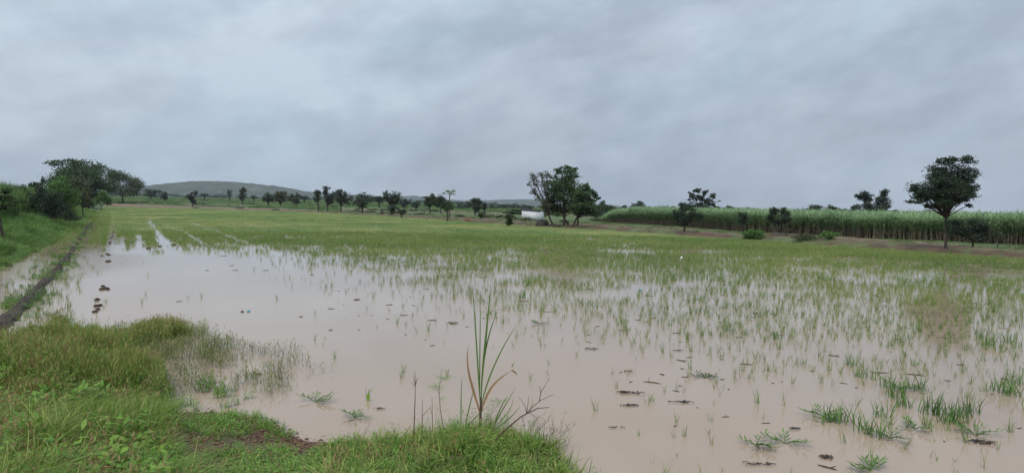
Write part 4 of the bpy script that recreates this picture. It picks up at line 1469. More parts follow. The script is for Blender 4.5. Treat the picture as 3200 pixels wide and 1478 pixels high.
# ------------------------------------------------------------------ sugar cane
def cane_mesh(name, stalks, seed, h, rad, lw=0.075):
    r = random.Random(seed)
    m = MB()
    st = MB()
    for i in range(stalks):
        a = r.random() * 6.28
        q = rad * math.sqrt(r.random()) if stalks > 1 else 0
        b = np.array([q * math.cos(a), q * math.sin(a), 0])
        hh = h * r.uniform(0.5, 0.62)
        tip = b + np.array([r.gauss(0, .12), r.gauss(0, .12), hh])
        st.tube([b - np.array([0, 0, .1]), (b + tip) / 2 + np.array([r.gauss(0, .03), 0, 0]), tip], [0.03, 0.028, 0.02], 4, 0.5, False)
        for k in range(12):
            t = r.uniform(0.45, 1.0)
            p = b * (1 - t) + tip * t
            L = h * r.uniform(0.38, 0.6)
            az = r.random() * 6.28
            m.blade(p, az, L, lw * r.uniform(.8, 1.3), r.uniform(0.1, 0.5), r.uniform(0.2, 1.2), 4, r.uniform(0.15, 1) , r.uniform(-.6, .6))
        if r.random() < 0.7:
            m.blade(tip, r.random() * 6.28, h * 0.42, lw, 0.05, 0.15, 3, r.uniform(.5, 1))
        for k in range(2):
            t = r.uniform(0.15, 0.5)
            p = b * (1 - t) + tip * t
            st.blade(p, r.random() * 6.28, h * 0.25, 0.04, 0.4, 1.6, 3)
    V = np.vstack(m.V + st.V)
    n1 = m.n
    Q = np.vstack([np.vstack(m.Q), np.vstack(st.Q) + n1])
    c = np.concatenate(m.C + st.C)
    me = mesh_np(name, V, Q, c)
    me.materials.append(M_cane)
    me.materials.append(M_cane_stalk)
    mi = np.zeros(len(Q), np.int32)
    mi[len(np.vstack(m.Q)):] = 1
    me.polygons.foreach_set('material_index', mi)
    return me


_cf = [(1835, 690), (1899, 695), (2122, 708), (2312, 723), (2550, 735), (2735, 746), (2970, 755), (3200, 767), (3330, 774)]
CF = np.array([on_plane(u, v, 0.27) for u, v in _cf])
cane_left = CF[0] + (CF[0] - CF[1]) * 0.0
CFX = np.vstack([CF, CF[-1] + (CF[-1] - CF[-2]) * 1.5])
seg = np.linalg.norm(np.diff(CFX, axis=0), axis=1)
tot = seg.sum()
cane_var = [cane_mesh('sugarcane_clump', 5, 300 + i, 2.75, 0.4) for i in range(6)]
cane_single = [cane_mesh('sugarcane_plant', 2, 330 + i, 2.75, 0.1, 0.075) for i in range(6)]
cumc = np.concatenate([[0], np.cumsum(seg)])


def cane_at(s_, t):
    """point at distance s_ along the front line, t metres behind it"""
    x = np.interp(s_, cumc, CFX[:, 0])
    y = np.interp(s_, cumc, CFX[:, 1])
    k = np.clip(np.searchsorted(cumc, s_) - 1, 0, len(seg) - 1)
    d = (CFX[k + 1] - CFX[k]) / seg[k][:, None]
    nx, ny = -d[:, 1], d[:, 0]
    ln = np.hypot(x, y)
    bx, by = 0.5 * x / ln + 0.5 * nx, 0.5 * y / ln + 0.5 * ny
    return x + bx * t, y + by * t


def cane_h(x, y):
    u, v = project(x, y, 2.0)
    return np.interp(u, [1840, 1885, 1905, 1930, 1990, 2300, 2700, 3300], [0.25, 0.4, 0.7, 0.88, 1.03, 1.0, 1.0, 1.0])


for i in range(300):
    s_ = np.array([tot * 0.93 * (i + rng.random()) / 300.0])
    x, y = cane_at(s_, rng.random() * 0.7)
    x, y = float(x[0]), float(y[0])
    o = bpy.data.objects.new('sugarcane_plant', cane_single[i % 6])
    COL.objects.link(o)
    o.location = (x, y, float(ground_z(x, y)))
    o.rotation_euler = (rng.normal(0, .05), rng.normal(0, .05), rng.random() * 6.28)
    k = float(cane_h(x, y)) * rng.uniform(0.8, 1.04)
    o.scale = (k, k, k)
    tag(o, 'tall sugarcane plant with pale lower stalks in the front row of the cane field', 'sugarcane', 'sugarcane plants of the front row')
n = 9500
s_ = rng.random(n) * tot
t_ = 0.6 + 75 * rng.random(n) ** 1.5
x, y = cane_at(s_, t_)
z = ground_z(x, y)
k = cane_h(x, y) * rng.uniform(0.8, 1.14, n) * (0.92 + 0.16 * fbm(x * 0.25, y * 0.25, 2))
scatter('sugarcane_field', np.stack([x, y, z], 1), np.stack([rng.normal(0, .05, n), rng.normal(0, .05, n), rng.random(n) * 6.28], 1),
        np.stack([k, k, k], 1), rng.integers(0, 6, n), cane_var, M_cane, 'dense sugarcane filling the field behind the front row')

# low herbage at the cane's foot and along the far bank
bank_var = [tuft_mesh('bank_grass', 34, 0.3, 0.22, 0.02, 0.5, 0.6, 2, 400 + i, (0, 1), 0.6) for i in range(4)]
xb, yb = wedge(60000, 45, 260)
sfb = far_s(xb, yb)
nb = fbm(xb * 0.35, yb * 0.35, 3)
kb = (sfb > 0.4) & (sfb < 26) & (left_s(xb, yb) < -1)
u, v = project(xb, yb, 0.3)
pb = np.where(sfb < 2.6, 0.35, np.where(sfb < 6.5, 0.10, 0.8)) * sstep(0.38, 0.6, nb)
kb &= rng.random(len(xb)) < pb
kb &= in_frame(u, v)
xb, yb = xb[kb], yb[kb]
n = len(xb)
sb = rng.uniform(.6, 1.4, n)
M_bankgrass = foliage('bank_grass', [(0.05, (0.045, 0.08, 0.022)), (0.5, (0.1, 0.145, 0.042)), (0.8, (0.15, 0.17, 0.06)), (1, (0.17, 0.13, 0.07))], 0.25, 0.25)
scatter('bank_grass', np.stack([xb, yb, ground_z(xb, yb) - 0.01], 1), np.stack([0 * sb, 0 * sb, rng.random(n) * 6.28], 1), np.stack([sb * 1.3, sb * 1.3, sb], 1),
        rng.integers(0, 4, n), bank_var, M_bankgrass, 'low grass and weeds on the far bank')

# crops and scrub in the far fields
crop_var = [tuft_mesh('far_crop', 60, 1.4, 1.0, 0.09, 0.4, 0.6, 2, 450 + i, (0, 1), 0.5) for i in range(4)]
xc, yc = wedge(42000, 150, 950)
sc_ = far_s(xc, yc)
zc = ground_z(xc, yc)
uc, vc = project(xc, yc, zc)
n2 = fbm(xc * 0.012 + 3, yc * 0.012, 3)
band = 0.5 + 0.5 * np.sin(sc_ / 26.0 + 4 * n2)
kc = (sc_ > 24) & (uc < 1960) & in_frame(uc, vc) & (rng.random(len(xc)) < sstep(0.25, 0.6, band) * 0.95 + 0.03)
kc &= ~((sc_ < 38) & (uc < 1000))
kc &= left_s(xc, yc) < 20
xc, yc, zc = xc[kc], yc[kc], zc[kc]
hc = 0.45 + 1.5 * sstep(0.45, 0.62, fbm(xc * 0.02 + 9, yc * 0.02, 2))
n = len(xc)
kk = np.clip(np.hypot(xc, yc) / 260, 0.9, 3.0)
scatter('far_crops', np.stack([xc, yc, zc], 1), np.stack([0 * kk, 0 * kk, rng.random(n) * 6.28], 1), np.stack([kk, kk, hc], 1), rng.integers(0, 4, n), crop_var, M_fieldgreen,
        'strips of green crops in the far fields')
scrub_var = []
for i in range(4):
    V, Q, c, _ = crown_mesh([(1600, 690, 26, 16), (1580, 695, 20, 12), (1622, 694, 22, 12)], 100, np.random.default_rng(50 + i), 260, 0.42, at_depth(1600, 704, 100), 7)
    scrub_var.append(mesh_np('scrub_bush', V, Q, c))
xs_, ys_ = wedge(26000, 120, 900)
ss_ = far_s(xs_, ys_)
us_, vs_ = project(xs_, ys_, 0.5)
line = np.abs(((ss_ / 47.0 + 0.25 * fbm(xs_ * 0.01, ys_ * 0.01, 2)) % 1.0) - 0.5)
ks_ = (ss_ > 12) & (us_ < 1950) & in_frame(us_, vs_) & (line < 0.06) & (fbm(xs_ * 0.03 + 5, ys_ * 0.03, 3) > 0.46) & (left_s(xs_, ys_) < 30) & ~((ss_ < 40) & (us_ < 1000))
xs_, ys_ = xs_[ks_], ys_[ks_]
n = len(xs_)
q = rng.uniform(.35, .95, n)
scatter('field_scrub', np.stack([xs_, ys_, ground_z(xs_, ys_)], 1), np.stack([0 * q, 0 * q, rng.random(n) * 6.28], 1), np.stack([q * 1.3, q * 1.3, q * 0.8], 1), rng.integers(0, 4, n), scrub_var, M_tree_olive,
        'low scrub along the field boundaries beyond the far bank')
# a hazy belt of low trees where the plain ends
belt_var = []
for i in range(4):
    V, Q, c, _ = crown_mesh([(1600, 640, 90, 40), (1540, 655, 70, 34), (1670, 655, 80, 34)], 100, np.random.default_rng(i), 380, 0.9, at_depth(1600, 700, 100), 7)
    belt_var.append(mesh_np('scrub_tree', V, Q, c))
n = 520
xt, yt = wedge(n, 800, 1900, 0.66)
zt = ground_z(xt, yt)
ut, vt = project(xt, yt, zt)
kt = (ut < 2900)
xt, yt, zt = xt[kt], yt[kt], zt[kt]
n = len(xt)
st_ = rng.uniform(.7, 1.5, n)
scatter('distant_woods', np.stack([xt, yt, zt], 1), np.stack([0 * st_, 0 * st_, rng.random(n) * 6.28], 1), np.stack([st_, st_, st_ * 0.9], 1), rng.integers(0, 4, n), belt_var, M_tree_dark,
        'far belt of low trees where the plain meets the hills')

# tall crop and grass on the left bank
n = 60000
xl = rng.uniform(-170, -16, n)
yl = rng.uniform(18, 190, n)
sl_ = left_s(xl, yl)
_u, _v = project(xl, yl, 2.0)
kl = (sl_ > 4.5) & (sl_ < 40) & (_u > -500) & (_u < 200) & (rng.random(n) < 0.5)
xl, yl = xl[kl], yl[kl]
n = len(xl)
hl = 0.93 + 0.12 * rng.random(n) - 0.1
M_sorghum = foliage('tall_crop_leaf', [(0.05, (0.05, 0.1, 0.03)), (0.5, (0.1, 0.175, 0.05)), (0.95, (0.18, 0.26, 0.08))], 0.2, 0.3)
tall_var = [tuft_mesh('tall_crop', 110, 1.0, 2.7, 0.06, 0.3, 0.45, 4, 480 + i, (0, 1), 0.3) for i in range(4)]
scatter('tall_crop', np.stack([xl, yl, ground_z(xl, yl)], 1), np.stack([0 * hl, 0 * hl, rng.random(n) * 6.28], 1), np.stack([hl, hl, hl * 1.42], 1), rng.integers(0, 4, n), tall_var, M_sorghum,
        'tall green crop standing on the high ground at the left')
xg = rng.uniform(-130, -12, 90000)
yg = rng.uniform(14, 170, 90000)
sg = left_s(xg, yg)
ug, vg = project(xg, yg, 0.5)
kg = (sg > -0.5) & (sg < 9) & in_frame(ug, vg, 250) & (rng.random(len(xg)) < np.clip(60 / np.hypot(xg, yg), 0.2, 1) * 0.9)
xg, yg, sg = xg[kg], yg[kg], sg[kg]
n = len(xg)
M_bankgreen = foliage('left_bank_grass', [(0.05, (0.04, 0.095, 0.022)), (0.5, (0.095, 0.19, 0.04)), (0.85, (0.165, 0.265, 0.06)), (1, (0.26, 0.3, 0.1))], 0.35, 0.3, 0.5, 0.55, 0.6)
long_var = [tuft_mesh('long_grass', 60, 0.28, 0.75, 0.018, 0.45, 0.9, 4, 500 + i, (0, 1), 0.55, 0.4) for i in range(5)]
hg = (0.55 + 0.65 * fbm(xg * 0.3, yg * 0.3, 3)) * (0.6 + 0.4 * sstep(-0.5, 2, sg))
scatter('left_bank_grass', np.stack([xg, yg, np.maximum(ground_z(xg, yg), -0.02)], 1), np.stack([rng.normal(0, .15, n), rng.normal(0, .15, n), rng.normal(0, 0.6, n)], 1),
        np.stack([hg * 1.5, hg * 1.5, hg * 1.15], 1), rng.integers(0, 5, n), long_var, M_bankgreen, 'long lush grass on the left bank')

# rice and weeds around the mud ridge
xr = rng.uniform(-110, -6, 260000)
yr = rng.uniform(13, 200, 260000)
row = (xr - RC[0, 0]) * LEFT_N[0] + (yr - RC[0, 1]) * LEFT_N[1]
u, v = project(xr, yr, 0)
kr = (left_s(xr, yr) < -0.2) & (near_s(xr, yr) < -0.2) & (u < 345) & (u > -150) & (far_s(xr, yr) < -1)
cl = fbm(xr * 0.7, yr * 0.7, 3)
cl2 = fbm(xr * 0.16 + 3, yr * 0.16, 2)
dens_l = np.where(v < 770, 0.9, 0.42) * sstep(0.4, 0.62, 0.5 * cl + 0.5 * cl2)
dmin = np.min(np.hypot(xr[:, None] - RC[None, ::10, 0], yr[:, None] - RC[None, ::10, 1]), axis=1)
dens_l = np.where(dmin < 0.3, dens_l * 0.9 + 0.1, np.where(dmin < 1.2, dens_l * 2.4 + 0.3, dens_l))
dens_l = np.where((u > 215) & (u < 330) & (v > 780) & (v < 850), dens_l * 0.05, dens_l)
dens_l = np.where((u < 130) & (v > 820) & (v < 880), dens_l * 0.1, dens_l)
dens_l = np.where(v < 768, 1.0, dens_l)
dens_l = dens_l * lane_mask(xr, yr)
kr &= rng.random(len(xr)) < dens_l
xr, yr = xr[kr], yr[kr]
n = len(xr)
sr = rng.uniform(.7, 1.35, n)
scatter('ditch_rice', np.stack([xr, yr, np.zeros(n)], 1), np.stack([rng.normal(0, .12, n), rng.normal(0, .12, n), rng.random(n) * 6.28], 1), np.stack([sr * 1.2, sr * 1.2, sr], 1),
        rng.integers(0, 8, n), rice_var, M_rice, 'thin rice and grass along the mud ridge at the left')

nr = 1700
ii = (rng.random(nr) ** 1.9 * (len(RC) - 1)).astype(int)
off_ = rng.normal(0, 0.32, nr)
xq, yq = RC[ii, 0] + LEFT_N[0] * off_, RC[ii, 1] + LEFT_N[1] * off_
kq = fbm(xq * 0.6 + 11, yq * 0.6, 2) > 0.45
xq, yq = xq[kq], yq[kq]
n = len(xq)
q = rng.uniform(.45, 1.1, n)
scatter('ridge_grass', np.stack([xq, yq, np.full(n, 0.02)], 1), np.stack([rng.normal(0, .2, n), rng.normal(0, .2, n), rng.random(n) * 6.28], 1), np.stack([q, q, q * 0.9], 1), rng.integers(0, 4, n),
        [tuft_mesh('ridge_tuft', 14, 0.09, 0.3, 0.012, 0.5, 0.9, 4, 860 + i, (0, .8), 0.6) for i in range(4)], M_bankgreen, 'grass growing along the mud ridge at the left')

# ------------------------------------------------------------------ the viewer's bank
def pip(poly, u, v):
    c = np.zeros(len(u), bool)
    m = len(poly)
    for i in range(m):
        x0, y0 = poly[i]
        x1, y1 = poly[(i + 1) % m]
        cond = ((y0 > v) != (y1 > v)) & (u < (x1 - x0) * (v - y0) / (y1 - y0 + 1e-9) + x0)
        c ^= cond
    return c


def bank_points(n, poly, water=False):
    x = rng.uniform(-14, 7, n)
    y = rng.uniform(3.8, 18, n)
    z = np.maximum(ground_z(x, y), 0) if water else ground_z(x, y)
    u, v = project(x, y, z)
    k = pip(poly, u + 110 * (fbm(x * 1.7, y * 1.7, 3) - 0.5), v + 70 * (fbm(x * 1.9 + 7, y * 1.9, 3) - 0.5))
    if not water:
        k &= z > -0.01
    return x[k], y[k], z[k], u[k], v[k]


def put(name, pts, variants, mat, label, s=(0.7, 1.2), tilt=0.12, zrot=None, hmul=None, lump=0.0):
    x, y, z = pts[:3]
    n = len(x)
    if lump:
        hmul = 1 - lump + 2 * lump * sstep(0.3, 0.7, fbm(x * 1.3 + 2, y * 1.3, 3))
    if n == 0:
        return
    k = rng.uniform(s[0], s[1], n)
    h = k if hmul is None else k * hmul
    rz = rng.random(n) * 6.28 if zrot is None else rng.normal(zrot, 0.5, n)
    scatter(name, np.stack([x, y, z - 0.01], 1), np.stack([rng.normal(0, tilt, n), rng.normal(0, tilt, n), rz], 1), np.stack([k, k, h], 1), rng.integers(0, len(variants), n), variants, mat, label)


def herb_mesh(name, stems, seed, h, leaf_l, leaf_w, nleaf, spread, mat2=None):
    r = random.Random(seed)
    m = MB()
    for i in range(stems):
        az = r.random() * 6.28
        out = spread * r.random()
        hh = h * r.uniform(.5, 1)
        b = np.array([r.gauss(0, .03), r.gauss(0, .03), 0])
        tip = b + np.array([math.cos(az) * out, math.sin(az) * out, hh])
        mid = (b + tip) / 2 + np.array([0, 0, hh * .15])
        m.blade(b, az, hh, 0.007, out / max(hh, .01), 0, 2, 0.3)
        for k in range(nleaf):
            t = (k + 1) / nleaf
            p = b * (1 - t) + tip * t
            a2 = az + (1.2 if k % 2 else -1.2) + r.gauss(0, .5)
            m.leaf(p, a2, r.uniform(-.1, .7), leaf_l * r.uniform(.6, 1.2), leaf_w * r.uniform(.7, 1.2), r.uniform(.2, .95), r.uniform(-.3, .3))
    return m.mesh(name)


def seed_mesh(name, n, seed, h):
    """wiry grass with small reddish seed spikes"""
    r = random.Random(seed)
    m = MB()
    for i in range(n):
        az = r.gauss(0.2, 1.2)
        b = (r.gauss(0, .09), r.gauss(0, .09), 0)
        hh = h * r.uniform(.5, 1.1)
        m.blade(b, az, hh, 0.0055, .35 * r.random(), .4 * r.random(), 3, r.uniform(.1, .6))
        if r.random() < 0.8:
            for q in range(2):
                t = r.uniform(.3, .8)
                p = np.array(b) + np.array([math.cos(az) * .2 * hh * t, math.sin(az) * .2 * hh * t, hh * t])
                m.leaf(p, r.random() * 6.28, r.uniform(.1, 1.0), 0.12, 0.009, r.uniform(.2, .7))
        if r.random() < 0.4:
            p = np.array(b) + np.array([0, 0, hh * .8])
            m.leaf(p, az, 1.2, 0.07, 0.014, r.uniform(.85, 1.0))
    return m.mesh(name)


lush = [tuft_mesh('lush_tuft', 34, 0.09, 0.44, 0.009, 0.55, 1.3, 5, 600 + i, (0, 1), 0.6, 0.65) for i in range(8)]
tallw = [herb_mesh('tall_weed', 3, 740 + i, 0.6, 0.055, 0.018, 13, 0.16) for i in range(5)]
drys = [seed_mesh('dry_tuft', 9, 760 + i, 0.5) for i in range(4)]
short = [tuft_mesh('short_tuft', 26, 0.08, 0.24, 0.010, 0.7, 1.3, 5, 620 + i, (0, 1), 0.6) for i in range(8)]
herbs = [herb_mesh('herb', 6, 640 + i, 0.15, 0.04, 0.02, 7, 0.12) for i in range(6)]
herbs_big = [herb_mesh('leafy_weed', 6, 660 + i, 0.3, 0.065, 0.024, 9, 0.16) for i in range(5)]
seedy = [seed_mesh('wiry_tuft', 42, 680 + i, 0.42) for i in range(6)]
sparse = [seed_mesh('water_tuft', 9, 700 + i, 0.3) for i in range(6)]

LUSH = [(-350, 1225), (0, 1225), (250, 1215), (440, 1200), (520, 1290), (500, 1400), (560, 1478), (560, 1700), (-350, 1700)]
WEEDY = [(-500, 1090), (0, 1095), (120, 1060), (200, 1050), (300, 1060), (400, 1080), (440, 1160), (500, 1250), (250, 1265), (-400, 1265)]
COVER = [(420, 1240), (560, 1280), (880, 1290), (1000, 1368), (1100, 1378), (1200, 1700), (450, 1700)]
MOUND = [(1040, 1372), (1150, 1374), (1350, 1362), (1500, 1345), (1640, 1370), (1760, 1415), (1860, 1475), (1950, 1560), (1950, 1700), (900, 1700), (1020, 1440)]
WGRASS = [(390, 1020), (560, 1040), (760, 1080), (960, 1110), (1000, 1190), (880, 1220), (700, 1235), (560, 1270), (420, 1240)]
CREEP = [(500, 1205), (640, 1190), (760, 1210), (780, 1262), (640, 1290), (520, 1285)]

put('lush_grass', bank_points(22000, LUSH), lush, M_grass, 'long bright green grass flopping over the near bank at the lower left', (0.7, 1.15), 0.22, 0.2, lump=0.5)
put('lush_herbs', bank_points(9000, LUSH), herbs_big, M_herb, 'small leafy weeds among the grass at the lower left', (0.6, 1.1))
put('weedy_grass', bank_points(19000, WEEDY, True), seedy, M_weed, 'olive wiry grass with reddish seed heads on the mound at the left', (0.75, 1.2), 0.18, lump=0.45)
put('weedy_herbs', bank_points(13000, WEEDY, True), herbs_big, M_herb, 'leafy yellow-green weeds in the wiry grass at the left', (0.8, 1.5))
put('tall_weeds', [q[::1] for q in bank_points(3500, WEEDY, True)], tallw, M_herb, 'taller leafy twigs sticking out of the wiry grass at the left', (0.6, 1.1), 0.2)
put('dry_stalks', [q[::1] for q in bank_points(5000, LUSH)], drys, M_dry, 'dry yellow stalks among the long grass at the lower left', (0.5, 1.0), 0.3)
put('mound_weeds', bank_points(26000, [(1290, 1345), (1700, 1345), (1720, 1420), (1280, 1430)]), tallw + seedy[:2], M_herb, 'mixed thin weeds round the tall reed', (0.35, 0.75), 0.25)
put('dry_mound_stalks', [q[::1] for q in bank_points(2500, MOUND)], drys, M_dry, 'dry yellow stalks in the grass of the near mound', (0.4, 0.8), 0.3)
pl_ = bank_points(2600, LUSH)
kl_ = fbm(pl_[0] * 1.2 + 30, pl_[1] * 1.2, 2) > 0.52
put('broad_weeds', [q[kl_] for q in pl_], [herb_mesh('broad_weed', 5, 780 + i, 0.34, 0.11, 0.055, 6, 0.2) for i in range(4)], M_herb, 'broad-leaved weeds in patches at the lower left', (0.6, 1.2), 0.2)
pc = bank_points(26000, COVER)
keepc = fbm(pc[0] * 1.6, pc[1] * 1.6, 3) > 0.43
pc = [q[keepc] for q in pc]
put('ground_cover', pc, herbs, M_herb, 'low leafy ground cover on the reddish near bank', (0.45, 0.95))
pc = bank_points(13000, COVER)
keepc = fbm(pc[0] * 1.1 + 7, pc[1] * 1.1, 3) > 0.5
pc = [q[keepc] for q in pc]
put('short_grass', pc, short, M_grass, 'short grass patches on the near bank', (0.35, 0.9))
put('mound_grass', bank_points(20000, MOUND), short, M_grass, 'dense bright grass on the near mound, lower centre', (0.7, 1.4), 0.2, lump=0.4)
put('mound_herbs', bank_points(5000, MOUND), herbs_big, M_herb, 'leafy weeds in the grass of the near mound', (0.4, 0.9))
pw = bank_points(26000, WGRASS, True)
kw = (pw[2] < 0.04) & (rng.random(len(pw[0])) < np.interp(pw[3], [400, 620, 800, 1000], [0.7, 0.42, 0.25, 0.08])) & (fbm(pw[0] * 1.5, pw[1] * 1.5, 2) > 0.4)
put('water_grass', [q[kw] for q in pw], sparse, M_wstem, 'sparse wiry grass standing in the water off the near bank', (0.7, 1.1), 0.2)
put('creeping_weeds', bank_points(2600, CREEP, True), herbs, M_herb, 'low green weeds creeping into the water at the left', (0.8, 1.5))
# dense tussock at the water's edge
tx, ty = on_plane(495, 1050)
nn_ = 90
put('water_tussock', (tx + rng.normal(0, .28, nn_), ty + rng.normal(0, .35, nn_), np.zeros(nn_)), seedy, M_weed, 'dense wiry tussock standing in the water at the left', (0.7, 1.1), 0.1)
tx, ty = on_plane(640, 1085)
nn_ = 30
put('water_tussock', (tx + rng.normal(0, .3, nn_), ty + rng.normal(0, .25, nn_), np.zeros(nn_)), sparse, M_weed, 'thinner wiry tussock to the right of the dense one', (0.8, 1.2), 0.15)
fg_edge = bank_points(1500, [(1880, 1440), (2080, 1450), (2100, 1560), (1840, 1560)], True)
put('edge_grass', [q[::4] for q in fg_edge], [tuft_mesh('edge_tuft', 8, 0.05, 0.3, 0.008, 0.35, 0.5, 4, 720 + i) for i in range(4)], M_rice, 'thin upright grass in the water at the bottom edge', (0.6, 1.0))
sb_ = bank_points(9000, [(900, 1360), (1120, 1378), (1180, 1478), (820, 1478)])
put('reddish_weeds', [q[::9] for q in sb_], herbs, M_dry, 'reddish dry weeds at the shore left of the mound', (0.4, 0.8))

lit = bank_points(40000, COVER, True)
litk = (lit[2] > 0.0)
rL = np.random.default_rng(3)
litm = []
for i in range(4):
    m = MB()
    r = random.Random(900 + i)
    for j in range(8):
        p = (r.gauss(0, .08), r.gauss(0, .08), 0.012)
        if j % 2:
            m.leaf(p, r.random() * 6.28, r.uniform(-.1, .35), r.uniform(.02, .06), r.uniform(.008, .02), r.random())
        else:
            rock(m, p, r.uniform(.006, .02), i * 10 + j, (1.2, 1, .7), .3, 5, 3)
    litm.append(m.mesh('litter'))
M_litter = foliage('litter', [(0.1, (0.05, 0.028, 0.018)), (0.5, (0.14, 0.08, 0.05)), (0.95, (0.3, 0.19, 0.12))], 3, 0.0, 0.9)
put('leaf_litter', [q[litk] for q in lit], litm, M_litter, 'dead leaf bits and crumbs of red soil on the bare near bank', (0.6, 1.3))
# red soil stones on the near bank
for k, (u, v, s, lab) in enumerate([(700, 1245 + 40, 0.16, 'brown clod of soil at the shore under the creeping weeds'), (870, 1362, 0.1, 'small pinkish stone on the near bank by the shore'),
                                    (950, 1466, 0.12, 'pinkish stone at the bottom of the near bank'), (1010, 1362, 0.09, 'brown clod at the shore right of the bare soil')]):
    b = hit(u, v)
    m = MB()
    rock(m, (0, 0, -0.25 * s), s * 0.6, 70 + k, (1.3, 1, 0.45), 0.2, 12, 8)
    tag(obj('stone', m.mesh('stone', True), M_stone, None, b), lab, 'stone')


# ------------------------------------------------------------------ tall reed and the dead stems on the mound
def ribbon(m, pts, w, c=0.5, taper=1.0, v=0.25):
    """a folded leaf along a smooth curve"""
    pts = np.asarray(pts, float)
    n = 14
    t = np.linspace(0, 1, n)
    k = len(pts) - 1
    P = sum(math.comb(k, i) * (t[:, None] ** i) * ((1 - t[:, None]) ** (k - i)) * pts[i] for i in range(k + 1))
    tan = np.gradient(P, axis=0)
    tan /= np.linalg.norm(tan, axis=1)[:, None]
    view = np.array([0.25, -1.0, 0.15])
    sd_ = np.cross(tan, view)
    sd_ /= np.linalg.norm(sd_, axis=1)[:, None]
    nr = np.cross(sd_, tan)
    ww = w * 0.5 * np.minimum(1, 0.55 + t * 1.6) * (1 - t ** 3) + 0.001
    V = np.vstack([P - sd_ * ww[:, None] + nr * ww[:, None] * v, P, P + sd_ * ww[:, None] + nr * ww[:, None] * v])
    Q = [(i, n + i, n + i + 1, i + 1) for i in range(n - 1)] + [(n + i, 2 * n + i, 2 * n + i + 1, n + i + 1) for i in range(n - 1)]
    m.add(V, Q, c)


def reed():
    base = hit(1501, 1352)
    D = base[1]

    def W(u, v, dy=0.0):
        return at_depth(u, v, D + dy) - base
    e = tag(empty('reed', base), 'tall green reed with bent dry orange leaves on the near mound', 'reed')
    st = MB()
    st.tube([(0, 0, -.1), W(1501, 1300), W(1503, 1240)], [0.022, 0.018, 0.012], 7)
    obj('stem', st.mesh('stem', True), M_twig, e)
    spec = [([(1502, 1280), (1490, 1100), (1484, 990), (1477, 897)], .030, 0, .45), ([(1500, 1260), (1497, 1150), (1502, 1010), (1501, 915)], .022, .06, .35),
            ([(1503, 1260), (1506, 1120), (1526, 1000), (1535, 868)], .036, -.06, .6), ([(1504, 1250), (1504, 1110), (1530, 1030), (1557, 964)], .032, .05, .4),
            ([(1505, 1265), (1520, 1180), (1570, 1080), (1616, 1012)], .030, -.1, .7), ([(1503, 1230), (1514, 1100), (1520, 1060), (1531, 930)], .026, .02, .55),
            ([(1440, 1345), (1441, 1270), (1440, 1220), (1444, 1175)], .022, .12, .3), ([(1452, 1340), (1462, 1290), (1475, 1230), (1484, 1212)], .022, -.1, .5),
            ([(1535, 1350), (1560, 1290), (1590, 1250), (1611, 1210)], .024, .1, .6), ([(1540, 1350), (1548, 1300), (1570, 1260), (1588, 1235)], .026, 0, .5),
            ([(1530, 1352), (1580, 1320), (1600, 1300), (1625, 1270)], .024, -.15, .4), ([(1418, 1400), (1450, 1330), (1500, 1290), (1525, 1267)], .018, -.1, .3),
            ([(1545, 1340), (1570, 1300), (1600, 1290), (1604, 1240)], .02, .2, .6)]
    for p, w, dy, c in spec:
        m = MB()
        n = len(p)
        ribbon(m, [W(u, v, dy * i / n) for i, (u, v) in enumerate(p)], w * 0.62, c * 0.95)
        obj('leaf', m.mesh('leaf', True), M_bankgreen, e)
    dry = [([(1500, 1290), (1478, 1210), (1450, 1150), (1464, 1077)], .03, -.1), ([(1502, 1290), (1525, 1210), (1545, 1190), (1601, 1156)], .032, .1), ([(1598, 1156), (1606, 1160), (1612, 1165), (1617, 1172)], .02, .1),
           ([(1580, 1345), (1600, 1340), (1625, 1352), (1640, 1372)], .03, -.2)]
    for p, w, dy in dry:
        m = MB()
        ribbon(m, [W(u, v, dy * i / 4) for i, (u, v) in enumerate(p)], w, .6)
        tag(obj('leaf', m.mesh('leaf', True), M_dry, e), 'dry orange leaf')


reed()


def stem_plant(name, label, cat, base_uv, paths, mat, leaves=0, leaf_mat=None, rad=0.009, seed=0, ll=0.05, group=None):
    """paths: lists of photo points (first is the root of that branch) and the last number the start radius factor"""
    base = hit(*base_uv)
    D = base[1]
    r = random.Random(seed)
    e = tag(empty(name, base), label, cat, group)
    m = MB()
    lf = MB()
    for pth, k in paths:
        P = []
        for i, (u, v) in enumerate(pth):
            P.append(at_depth(u, v, D + r.uniform(-.04, .04) * i) - base)
        P = np.array(P)
        if len(P) < 3:
            P = np.vstack([P[0], (P[0] + P[1]) / 2, P[1]])
        m.tube(P, np.linspace(rad * k * 0.72, rad * k * 0.25, len(P)), 6, 0.5)
        if leaves:
            for q in range(leaves):
                t = r.uniform(.3, 1) * (len(P) - 1)
                i = min(int(t), len(P) - 2)
                p = P[i] + (P[i + 1] - P[i]) * (t - i)
                az = r.random() * 6.28
                d = np.array([math.cos(az), math.sin(az), 0.25]) * ll
                for z in range(5):
                    pp = p + d * (z + 1) / 2.4
                    lf.leaf(pp, az + (1.3 if z % 2 else -1.3), .1, ll * 0.6, ll * 0.26, r.random())
    obj('stem', m.mesh('stem', True), mat, e)
    if leaves:
        obj('leaves', lf.mesh('leaves'), leaf_mat or M_herb, e)['kind'] = 'stuff'
    return e


